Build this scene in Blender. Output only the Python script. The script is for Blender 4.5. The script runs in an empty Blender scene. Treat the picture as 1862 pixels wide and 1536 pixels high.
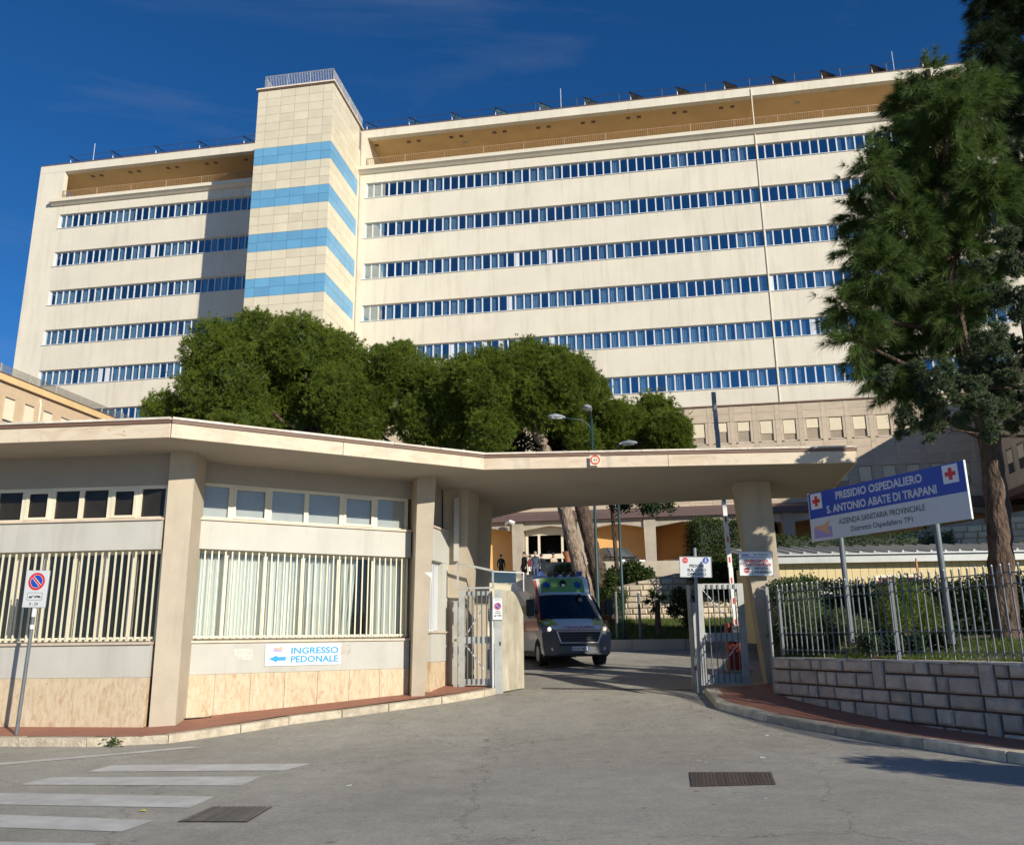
import bpy, math, random
import numpy as np
from mathutils import Matrix, Vector
random.seed(7); np.random.seed(7)
R = math.radians
C = bpy.context.scene.collection
SC = bpy.context.scene

# ------------------------------------------------------------------ camera
EYE = 1.6
PITCH, ROLL = R(14.29), R(-0.72)
cam_d = bpy.data.cameras.new('camera'); cam = bpy.data.objects.new('camera', cam_d); C.objects.link(cam)
_fw = Vector((0, math.cos(PITCH), math.sin(PITCH))); _up = Vector((0, -math.sin(PITCH), math.cos(PITCH))); _rt = Vector((1, 0, 0))
_R = _rt*math.cos(ROLL) + _up*math.sin(ROLL); _U = -_rt*math.sin(ROLL) + _up*math.cos(ROLL)
cam.matrix_world = Matrix(((_R.x, _U.x, -_fw.x, 0), (_R.y, _U.y, -_fw.y, 0), (_R.z, _U.z, -_fw.z, EYE), (0, 0, 0, 1)))
cam_d.sensor_fit = 'HORIZONTAL'; cam_d.sensor_width = 36; cam_d.lens = 36*1538/1862
cam_d.clip_start = 0.1; cam_d.clip_end = 6000
SC.camera = cam

# ------------------------------------------------------------------ sky and sun
SUN_EL, SUN_AZ = R(22.5), R(40)            # azimuth measured from straight behind the camera towards the right
sdir = Vector((math.sin(SUN_AZ)*math.cos(SUN_EL), -math.cos(SUN_AZ)*math.cos(SUN_EL), math.sin(SUN_EL)))
W = bpy.data.worlds.new('World'); SC.world = W; W.use_nodes = True
nt = W.node_tree; bg = nt.nodes['Background']
sky = nt.nodes.new('ShaderNodeTexSky'); sky.sky_type = 'NISHITA'; sky.sun_disc = False
sky.sun_elevation = SUN_EL; sky.sun_rotation = math.atan2(sdir.x, sdir.y)
sky.air_density = 1.0; sky.dust_density = 0.0; sky.ozone_density = 6.0; sky.altitude = 1500
# a few thin high cirrus wisps
tc = nt.nodes.new('ShaderNodeTexCoord'); mp = nt.nodes.new('ShaderNodeMapping'); mp.inputs['Scale'].default_value = (1.0, 1.6, 5.0); mp.inputs['Rotation'].default_value = (0.3, 0.5, 0.2)
cn = nt.nodes.new('ShaderNodeTexNoise'); cn.inputs['Scale'].default_value = 2.2; cn.inputs['Detail'].default_value = 6; cn.inputs['Roughness'].default_value = .62; cn.inputs['Distortion'].default_value = .6
cr = nt.nodes.new('ShaderNodeValToRGB'); cr.color_ramp.elements[0].position = .55; cr.color_ramp.elements[0].color = (0, 0, 0, 1); cr.color_ramp.elements[1].position = .95; cr.color_ramp.elements[1].color = (.22, .22, .22, 1)
mx = nt.nodes.new('ShaderNodeMixRGB'); mx.inputs['Color2'].default_value = (2.6, 2.9, 3.4, 1)
nt.links.new(tc.outputs['Generated'], mp.inputs['Vector']); nt.links.new(mp.outputs['Vector'], cn.inputs['Vector'])
nt.links.new(cn.outputs['Fac'], cr.inputs['Fac']); nt.links.new(cr.outputs['Color'], mx.inputs['Fac'])
hs = nt.nodes.new('ShaderNodeHueSaturation'); hs.inputs['Saturation'].default_value = 1.17; hs.inputs['Hue'].default_value = .503; hs.inputs['Value'].default_value = .86
nt.links.new(sky.outputs['Color'], hs.inputs['Color']); nt.links.new(hs.outputs['Color'], mx.inputs['Color1']); nt.links.new(mx.outputs['Color'], bg.inputs['Color'])
bg.inputs['Strength'].default_value = 0.10
sun_d = bpy.data.lights.new('sun', 'SUN'); sun_d.energy = 4.4; sun_d.angle = R(.53); sun_d.color = (1.0, .935, .80)
sun = bpy.data.objects.new('sun', sun_d); C.objects.link(sun); sun.rotation_euler = (-sdir).to_track_quat('-Z', 'Y').to_euler(); sun.location = (20, -30, 40)
SC.view_settings.view_transform = 'Standard'; SC.view_settings.look = 'None'; SC.view_settings.gamma = 1; SC.view_settings.use_curve_mapping = False
SC.view_settings.exposure = 0.32

# ------------------------------------------------------------------ materials
def mat(name, col, rough=.8, var=.1, scale=2.0, bump=0., bscale=30., metal=0., spec=.5, streak=0., col2=None, stretch=(1, 1, 1), detail=6, coat=0., spread=.2, bdist=.02):
    m = bpy.data.materials.new(name); m.use_nodes = True; n = m.node_tree; L = n.links.new
    p = n.nodes['Principled BSDF']; p.inputs['Roughness'].default_value = rough; p.inputs['Metallic'].default_value = metal
    p.inputs['Specular IOR Level'].default_value = spec
    if coat: p.inputs['Coat Weight'].default_value = coat; p.inputs['Coat Roughness'].default_value = .05
    c = tuple(col[:3])
    p.inputs['Base Color'].default_value = c + (1,)
    if var or col2 or bump or streak:
        t = n.nodes.new('ShaderNodeTexCoord'); oi = n.nodes.new('ShaderNodeObjectInfo'); ad = n.nodes.new('ShaderNodeVectorMath'); ad.operation = 'MULTIPLY_ADD'
        cb = n.nodes.new('ShaderNodeCombineXYZ')
        for k in range(3): L(oi.outputs['Random'], cb.inputs[k])
        ad.inputs[1].default_value = (37, 53, 71)
        L(cb.outputs[0], ad.inputs[0]); L(t.outputs['Object'], ad.inputs[2])
        mp = n.nodes.new('ShaderNodeMapping'); mp.inputs['Scale'].default_value = stretch; L(ad.outputs[0], mp.inputs['Vector'])
        nz = n.nodes.new('ShaderNodeTexNoise'); nz.inputs['Scale'].default_value = scale; nz.inputs['Detail'].default_value = detail; nz.inputs['Roughness'].default_value = .65
        L(mp.outputs[0], nz.inputs['Vector'])
        rp = n.nodes.new('ShaderNodeValToRGB'); rp.color_ramp.elements[0].position = .5-spread; rp.color_ramp.elements[1].position = .5+spread
        d = tuple(x*(1-var) for x in c); b = tuple(min(1, x*(1+var)) for x in c)
        if col2: d = tuple(col2)
        rp.color_ramp.elements[0].color = d + (1,); rp.color_ramp.elements[1].color = b + (1,)
        L(nz.outputs['Fac'], rp.inputs['Fac']); out = rp.outputs['Color']
        # tone of single pieces differs a little
        hv = n.nodes.new('ShaderNodeHueSaturation'); ma = n.nodes.new('ShaderNodeMapRange'); ma.inputs['To Min'].default_value = 1-var*.7; ma.inputs['To Max'].default_value = 1+var*.7
        L(oi.outputs['Random'], ma.inputs['Value']); L(ma.outputs[0], hv.inputs['Value']); L(out, hv.inputs['Color']); out = hv.outputs['Color']
        if streak:
            m2 = n.nodes.new('ShaderNodeMapping'); m2.inputs['Scale'].default_value = (1.3, 1.3, .10); L(ad.outputs[0], m2.inputs['Vector'])
            n2 = n.nodes.new('ShaderNodeTexNoise'); n2.inputs['Scale'].default_value = 1.5; n2.inputs['Detail'].default_value = 7; n2.inputs['Roughness'].default_value = .7; L(m2.outputs[0], n2.inputs['Vector'])
            r2 = n.nodes.new('ShaderNodeValToRGB'); r2.color_ramp.elements[0].position = .50; r2.color_ramp.elements[1].position = .85
            r2.color_ramp.elements[0].color = (1, 1, 1, 1); v = 1-streak; r2.color_ramp.elements[1].color = (v, v*.97, v*.92, 1)
            L(n2.outputs['Fac'], r2.inputs['Fac']); mm = n.nodes.new('ShaderNodeMixRGB'); mm.blend_type = 'MULTIPLY'; mm.inputs['Fac'].default_value = 1
            L(out, mm.inputs['Color1']); L(r2.outputs['Color'], mm.inputs['Color2']); out = mm.outputs['Color']
        L(out, p.inputs['Base Color'])
        if bump:
            n3 = n.nodes.new('ShaderNodeTexNoise'); n3.inputs['Scale'].default_value = bscale; n3.inputs['Detail'].default_value = 5; L(mp.outputs[0], n3.inputs['Vector'])
            bp = n.nodes.new('ShaderNodeBump'); bp.inputs['Strength'].default_value = min(1, bump); bp.inputs['Distance'].default_value = bdist; L(n3.outputs['Fac'], bp.inputs['Height']); L(bp.outputs[0], p.inputs['Normal'])
    return m

def glass_mat(name, tint, refl, gl=(1, 1, 1), rough=.02):
    m = bpy.data.materials.new(name); m.use_nodes = True; n = m.node_tree; L = n.links.new
    for x in list(n.nodes): n.nodes.remove(x)
    o = n.nodes.new('ShaderNodeOutputMaterial'); mi = n.nodes.new('ShaderNodeMixShader'); tr = n.nodes.new('ShaderNodeBsdfTransparent'); g = n.nodes.new('ShaderNodeBsdfGlossy')
    tr.inputs['Color'].default_value = tuple(tint)+(1,); g.inputs['Color'].default_value = tuple(gl)+(1,); g.inputs['Roughness'].default_value = rough
    lw = n.nodes.new('ShaderNodeLayerWeight'); lw.inputs['Blend'].default_value = .5; pw = n.nodes.new('ShaderNodeMath'); pw.operation = 'POWER'; pw.inputs[1].default_value = 5; L(lw.outputs['Facing'], pw.inputs[0])
    mr = n.nodes.new('ShaderNodeMapRange'); mr.inputs['To Min'].default_value = refl; mr.inputs['To Max'].default_value = 1
    L(pw.outputs[0], mr.inputs['Value']); L(mr.outputs[0], mi.inputs[0]); L(tr.outputs[0], mi.inputs[1]); L(g.outputs[0], mi.inputs[2]); L(mi.outputs[0], o.inputs[0])
    return m

def leaf_mat(name, c1, c2, scale=.8, trans=.3, rough=.6):
    m = bpy.data.materials.new(name); m.use_nodes = True; n = m.node_tree; L = n.links.new
    p = n.nodes['Principled BSDF']; p.inputs['Roughness'].default_value = rough; p.inputs['Specular IOR Level'].default_value = .25
    t = n.nodes.new('ShaderNodeTexCoord'); nz = n.nodes.new('ShaderNodeTexNoise'); nz.inputs['Scale'].default_value = scale; nz.inputs['Detail'].default_value = 7; nz.inputs['Roughness'].default_value = .75
    L(t.outputs['Object'], nz.inputs['Vector'])
    rp = n.nodes.new('ShaderNodeValToRGB'); rp.color_ramp.elements[0].position = .32; rp.color_ramp.elements[1].position = .68
    rp.color_ramp.elements[0].color = tuple(c1)+(1,); rp.color_ramp.elements[1].color = tuple(c2)+(1,)
    L(nz.outputs['Fac'], rp.inputs['Fac']); L(rp.outputs['Color'], p.inputs['Base Color'])
    o = n.nodes['Material Output']; tl = n.nodes.new('ShaderNodeBsdfTranslucent'); mi = n.nodes.new('ShaderNodeMixShader'); mi.inputs[0].default_value = trans
    L(rp.outputs['Color'], tl.inputs['Color']); L(p.outputs[0], mi.inputs[1]); L(tl.outputs[0], mi.inputs[2]); L(mi.outputs[0], o.inputs[0])
    return m

def lamp_mat(name, col, st):
    m = bpy.data.materials.new(name); m.use_nodes = True; p = m.node_tree.nodes['Principled BSDF']
    p.inputs['Base Color'].default_value = tuple(col)+(1,); p.inputs['Emission Color'].default_value = tuple(col)+(1,); p.inputs['Emission Strength'].default_value = st
    return m

M = dict(
    cream=mat('cream_plaster', (.70, .64, .52), .85, .06, .35, .08, 20, streak=.24),
    cream2=mat('cream_paint', (.70, .63, .50), .8, .05, .5),
    soffit=mat('tan_soffit', (.62, .43, .21), .85, .10, .5, streak=.0),
    alu=mat('white_aluminium', (.62, .64, .67), .4, .04, 3),
    tilecream=mat('cream_cladding', (.66, .59, .44), .4, .075, .6, spec=.5),
    tileblue=mat('blue_cladding', (.14, .35, .55), .35, .08, .6, spec=.5),
    joint=mat('dark_joint', (.30, .28, .24), .9, .1),
    rust=mat('brown_metal', (.16, .09, .06), .6, .15, 2),
    railgrey=mat('grey_railing', (.42, .40, .36), .5, .1),
    railbrown=mat('brown_railing', (.35, .22, .12), .6, .1),
    darkmetal=mat('dark_metal', (.05, .05, .055), .5, .2),
    solar=mat('solar_glass', (.015, .02, .035), .15, .1, spec=.6),
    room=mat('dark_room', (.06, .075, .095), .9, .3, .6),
    curtain=mat('pale_curtain', (.55, .60, .60), .9, .08, 8, stretch=(1, 1, .05)),
    travwall=mat('stone_cladding', (.52, .42, .31), .75, .10, 1.2, .1, 25, stretch=(1, 1, 3.2)),
    shutter=mat('roller_shutter', (.72, .62, .44), .7, .05, 3),
    annex=mat('annex_stone', (.56, .42, .28), .8, .09, 1.2, .1, 25, stretch=(1, 1, 3.5)),
    annexband=mat('annex_band', (.70, .50, .25), .7, .08, 1),
    orange=mat('orange_wall', (.74, .42, .15), .85, .08, .7),
    concrete=mat('concrete', (.40, .35, .28), .85, .14, 1.2, .15, 30, streak=.25),
    purple=mat('brown_cornice', (.12, .075, .07), .6, .1),
    canopy=mat('stained_fascia', (.66, .54, .40), .8, .12, 2.4, .1, 30, streak=.35, col2=(.46, .33, .20), detail=10, spread=.26),
    cap=mat('pale_coping', (.66, .58, .48), .8, .2, 6, .1, 30),
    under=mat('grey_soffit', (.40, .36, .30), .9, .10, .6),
    pier=mat('tan_pier', (.46, .39, .295), .85, .10, 1.6, .12, 60, streak=.25),
    grey=mat('pale_grey_panel', (.50, .485, .43), .8, .06, 1.4, streak=.25),
    wallgrey=mat('grey_wall', (.36, .32, .27), .85, .07, 1.0),
    trav=mat('travertine', (.70, .55, .39), .7, .10, 2.2, .25, 30, col2=(.42, .28, .16), stretch=(11, 11, .55), detail=10, spread=.22),
    frame=mat('ivory_frame', (.72, .66, .50), .5, .05, 2),
    sill=mat('marble_sill', (.62, .50, .38), .5, .12, 5),
    blind=mat('pale_blind', (.76, .77, .73), .8, .10, 5, stretch=(1, 1, .05)),
    inside=mat('office_wall', (.32, .28, .23), .9, .1),
    asphalt=None, red=mat('red_paving', (.30, .13, .085), .75, .14, 3, .25, 60),
    kerb=mat('limestone_kerb', (.54, .47, .36), .85, .18, 5, .6, 25, col2=(.30, .25, .18), spread=.24, bdist=.04),
    kerb2=mat('grey_kerb', (.52, .45, .34), .85, .3, 5, .5, 25),
    paint=mat('worn_road_paint', (.58, .57, .53), .8, .10, 3, col2=(.40, .385, .35), detail=11, spread=.25),
    block=mat('rough_block', (.52, .42, .34), .9, .22, 4, .8, 14, bdist=.03),
    mortar=mat('dark_mortar', (.10, .062, .048), .95, .2, 6),
    chip=mat('limestone_chip', (.62, .54, .43), .9, .15, 8, .5, 20),
    blocklight=mat('light_block', (.62, .52, .38), .9, .15, 4, .5, 12),
    mortarlight=mat('pale_mortar', (.38, .31, .23), .95, .15),
    galv=mat('galvanised_steel', (.13, .145, .16), .5, .15, 6),
    gatewhite=mat('faded_gate_paint', (.42, .43, .41), .6, .10, 3, col2=(.32, .32, .29), streak=.2),
    gatebeige=mat('peeling_gate_panel', (.46, .42, .33), .75, .12, 3.5, .2, 20, col2=(.24, .20, .14), stretch=(1, 1, .35), streak=.5, spread=.25),
    signwhite=mat('sign_white', (.74, .75, .74), .45, .03),
    signgrey=mat('sign_grey', (.60, .62, .63), .45, .04),
    signblue=mat('sign_blue', (.012, .065, .40), .4, .03),
    signred=mat('sign_red', (.62, .03, .03), .4, .03),
    signcyan=mat('sign_cyan', (.02, .30, .66), .4, .03),
    signblack=mat('sign_black', (.025, .025, .03), .5, .03),
    orangemap=mat('map_orange', (.70, .38, .22), .5, .05),
    violet=mat('map_violet', (.36, .30, .58), .5, .05),
    signedge=mat('sign_edge', (.30, .31, .32), .4, .05),
    redbox=mat('barrier_red', (.33, .03, .012), .5, .1),
    yellow=mat('lamp_yellow', (.75, .60, .02), .4, .05),
    cabin=mat('yellow_cabin_panel', (.62, .50, .26), .6, .04, 1),
    roofmetal=mat('corrugated_metal', (.46, .46, .44), .45, .12, 2, metal=.3),
    bark=mat('pine_bark', (.12, .078, .055), .95, .4, 9, 1.0, 16, stretch=(1, 1, .4), col2=(.026, .017, .012), bdist=.08),
    barklight=mat('pale_bark', (.27, .205, .15), .95, .4, 8, 1.0, 14, stretch=(1, 1, .5), col2=(.07, .048, .034), bdist=.08),
    lampgreen=mat('green_lamp_post', (.012, .045, .045), .5, .1),
    lamphead=mat('lamp_head_grey', (.22, .24, .27), .5, .1),
    soil=mat('garden_soil', (.10, .085, .045), .95, .3, 3, .5, 20, col2=(.055, .075, .02)),
    chrome=mat('chrome', (.70, .70, .70), .35, 0, metal=.6),
    white_car=mat('ambulance_white', (.84, .85, .86), .35, .02, coat=.4),
    grey_plastic=mat('grey_bumper', (.11, .115, .12), .55, .06),
    black_plastic=mat('black_plastic', (.015, .015, .016), .5, .1),
    tyre=mat('tyre_rubber', (.02, .02, .02), .85, .1),
    orange_car=mat('ambulance_orange', (.72, .13, .03), .35, .02, coat=.4),
    yellow_car=mat('ambulance_yellow', (.62, .66, .03), .35, .02, coat=.4),
    green_car=mat('ambulance_green', (.10, .34, .07), .35, .05, coat=.4, col2=(.30, .42, .08)),
    blue_car=mat('ambulance_blue', (.02, .07, .30), .35, .02, coat=.4),
    carblack=mat('black_car_paint', (.012, .013, .016), .25, .05, coat=.8),
    skin=mat('skin', (.50, .30, .21), .6, .05), hair=mat('dark_hair', (.02, .015, .012), .7, .2), hairgrey=mat('grey_hair', (.30, .28, .26), .7, .2),
    cloth_black=mat('black_cloth', (.015, .015, .018), .9, .2), cloth_blue=mat('navy_jacket', (.045, .06, .10), .85, .1), cloth_beige=mat('beige_coat', (.48, .37, .25), .9, .1),
    cloth_jean=mat('jeans', (.07, .10, .18), .9, .1), cloth_red=mat('dark_red_cloth', (.20, .03, .04), .9, .1), cloth_grey=mat('grey_cloth', (.22, .21, .20), .9, .1),
    pot=mat('terracotta', (.45, .18, .09), .8, .1),
)
M['glass'] = glass_mat('tinted_window_glass', (.70, .79, .84), .24, (.95, .96, .97))
M['glass2'] = glass_mat('clear_window_glass', (.93, .95, .95), .03)
M['glassdark'] = glass_mat('dark_window_glass', (.55, .54, .52), .02)
M['windscreen'] = glass_mat('windscreen_glass', (.16, .18, .21), .06)
M['screen'] = glass_mat('frosted_screen', (.88, .87, .85), .22, (.9, .9, .9), .35)
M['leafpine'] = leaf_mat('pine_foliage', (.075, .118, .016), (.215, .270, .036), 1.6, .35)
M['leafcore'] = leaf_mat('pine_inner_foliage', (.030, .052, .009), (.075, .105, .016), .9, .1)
M['leaflong'] = leaf_mat('long_needle_foliage', (.050, .090, .022), (.150, .215, .052), 1.6, .35)
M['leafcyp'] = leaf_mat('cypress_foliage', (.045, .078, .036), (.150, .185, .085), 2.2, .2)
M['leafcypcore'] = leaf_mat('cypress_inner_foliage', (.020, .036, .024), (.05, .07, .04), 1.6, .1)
M['leafdark'] = leaf_mat('dark_foliage', (.014, .032, .012), (.040, .065, .022), 1.3, .2)
M['hedge'] = leaf_mat('hedge_foliage', (.020, .036, .010), (.075, .110, .024), 2.0, .2)
M['shrub'] = leaf_mat('shrub_foliage', (.045, .080, .030), (.13, .18, .07), 3.0, .3)
M['grass'] = leaf_mat('grass_blades', (.06, .10, .015), (.16, .22, .04), 2.0, .3)

def asphalt_mat():
    m = bpy.data.materials.new('worn_asphalt'); m.use_nodes = True; n = m.node_tree; L = n.links.new
    p = n.nodes['Principled BSDF']; p.inputs['Roughness'].default_value = .82; p.inputs['Specular IOR Level'].default_value = .35
    t = n.nodes.new('ShaderNodeTexCoord')
    def noise(sc, det, ro=.6, dist=0.):
        x = n.nodes.new('ShaderNodeTexNoise'); x.inputs['Scale'].default_value = sc; x.inputs['Detail'].default_value = det; x.inputs['Roughness'].default_value = ro; x.inputs['Distortion'].default_value = dist; L(t.outputs['Object'], x.inputs['Vector']); return x
    def ramp(f, a, ca, b, cb):
        r = n.nodes.new('ShaderNodeValToRGB'); r.color_ramp.elements[0].position = a; r.color_ramp.elements[1].position = b
        r.color_ramp.elements[0].color = tuple(ca)+(1,); r.color_ramp.elements[1].color = tuple(cb)+(1,); L(f, r.inputs['Fac']); return r.outputs['Color']
    def mul(a, b):
        x = n.nodes.new('ShaderNodeMixRGB'); x.blend_type = 'MULTIPLY'; x.inputs['Fac'].default_value = 1; L(a, x.inputs['Color1']); L(b, x.inputs['Color2']); return x.outputs['Color']
    big = ramp(noise(.28, 5, .6, .8).outputs['Fac'], .35, (.345, .325, .284), .65, (.42, .40, .355))
    fine = ramp(noise(70, 3, .8).outputs['Fac'], .30, (.58, .58, .58), .72, (1.26, 1.26, 1.26))
    mid = ramp(noise(2.6, 8, .75).outputs['Fac'], .35, (.86, .86, .86), .62, (1.08, 1.07, 1.05))
    spots = ramp(noise(5.5, 2, .4).outputs['Fac'], .70, (1, 1, 1), .76, (.60, .58, .55))
    vo = n.nodes.new('ShaderNodeTexVoronoi'); vo.feature = 'DISTANCE_TO_EDGE'; vo.inputs['Scale'].default_value = .22
    wv = noise(1.6, 6, .7); va = n.nodes.new('ShaderNodeVectorMath'); va.operation = 'MULTIPLY_ADD'; va.inputs[1].default_value = (.9, .9, .9)
    L(wv.outputs['Color'], va.inputs[0]); L(t.outputs['Object'], va.inputs[2]); L(va.outputs[0], vo.inputs['Vector'])
    vc = n.nodes.new('ShaderNodeTexVoronoi'); vc.inputs['Scale'].default_value = .16; L(va.outputs[0], vc.inputs['Vector']); sx = n.nodes.new('ShaderNodeSeparateColor'); L(vc.outputs['Color'], sx.inputs[0]); patch = ramp(sx.outputs[0], 0., (.90, .90, .90), 1., (1.06, 1.05, 1.03))
    grain = ramp(noise(17, 5, .85).outputs['Fac'], .34, (.80, .80, .80), .66, (1.14, 1.14, 1.13))
    oil = ramp(noise(.8, 6, .7, 1.2).outputs['Fac'], .60, (1, 1, 1), .78, (.80, .79, .78))
    crack = ramp(vo.outputs['Distance'], .0010, (.60, .58, .55), .0030, (1, 1, 1))
    col = mul(mul(mul(mul(mul(mul(big, mid), fine), spots), crack), patch), mul(oil, grain)); L(col, p.inputs['Base Color'])
    bp = n.nodes.new('ShaderNodeBump'); bp.inputs['Strength'].default_value = .35; bp.inputs['Distance'].default_value = .01; L(noise(90, 3, .7).outputs['Fac'], bp.inputs['Height']); L(bp.outputs[0], p.inputs['Normal'])
    return m
M['asphalt'] = asphalt_mat()

def layered(name, base, layers, rough=.75, bump=.2):
    """base colour overlaid with noise layers (colour, mapping scale, noise scale, from, to, detail, distortion)"""
    m = bpy.data.materials.new(name); m.use_nodes = True; n = m.node_tree; L = n.links.new; p = n.nodes['Principled BSDF']; p.inputs['Roughness'].default_value = rough; p.inputs['Specular IOR Level'].default_value = .3
    t = n.nodes.new('ShaderNodeTexCoord'); rgb = n.nodes.new('ShaderNodeRGB'); rgb.outputs[0].default_value = tuple(base)+(1,); out = rgb.outputs[0]; first = None
    for c, st, sc, a, b, det, dist in layers:
        mp = n.nodes.new('ShaderNodeMapping'); mp.inputs['Scale'].default_value = st; L(t.outputs['Object'], mp.inputs['Vector'])
        z = n.nodes.new('ShaderNodeTexNoise'); z.inputs['Scale'].default_value = sc; z.inputs['Detail'].default_value = det; z.inputs['Roughness'].default_value = .65; z.inputs['Distortion'].default_value = dist; L(mp.outputs[0], z.inputs['Vector'])
        r = n.nodes.new('ShaderNodeMapRange'); r.inputs['From Min'].default_value = a; r.inputs['From Max'].default_value = b; L(z.outputs['Fac'], r.inputs['Value'])
        mxn = n.nodes.new('ShaderNodeMixRGB'); mxn.inputs['Color2'].default_value = tuple(c)+(1,); L(r.outputs[0], mxn.inputs['Fac']); L(out, mxn.inputs['Color1']); out = mxn.outputs[0]; first = first or z
    L(out, p.inputs['Base Color'])
    if bump: bp = n.nodes.new('ShaderNodeBump'); bp.inputs['Strength'].default_value = bump; bp.inputs['Distance'].default_value = .01; L(first.outputs['Fac'], bp.inputs['Height']); L(bp.outputs[0], p.inputs['Normal'])
    return m
M['trav'] = layered('travertine', (.60, .485, .335), [((.44, .31, .18), (9, 9, 2.6), 2.0, .44, .72, 10, .4), ((.68, .57, .45), (5, 5, .5), 1.6, .52, .78, 8, .5), ((.36, .21, .10), (3.4, 3.4, 1.4), 1.5, .57, .74, 11, 1.0), ((.22, .13, .07), (13, 13, 6), 2.4, .64, .70, 6, .4)])
M['canopy'] = layered('stained_fascia', (.68, .57, .43), [((.54, .42, .29), (1, 1, 2.5), 1.6, .46, .72, 10, 1.2), ((.46, .41, .34), (1.6, 1.6, .6), 1.1, .55, .75, 8, .8), ((.38, .25, .15), (1.2, 1.2, 3), 2.2, .63, .69, 10, 2.2), ((.20, .17, .14), (3, 3, .8), 1.8, .70, .80, 9, 1.0)], .8, .1)
M['frostdark'] = mat('smoked_panel', (.30, .265, .22), .6, .15, 3)
M['frosted'] = mat('frosted_panel', (.42, .42, .40), .6, .08, 3)

# ------------------------------------------------------------------ mesh helpers
def FR(ox, oy, yaw, oz=0.): return Matrix.Translation((ox, oy, oz)) @ Matrix.Rotation(R(yaw), 4, 'Z')
def world(o):
    m = o.matrix_basis.copy()
    if o.parent: m = world(o.parent) @ o.matrix_parent_inverse @ m
    return m

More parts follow.
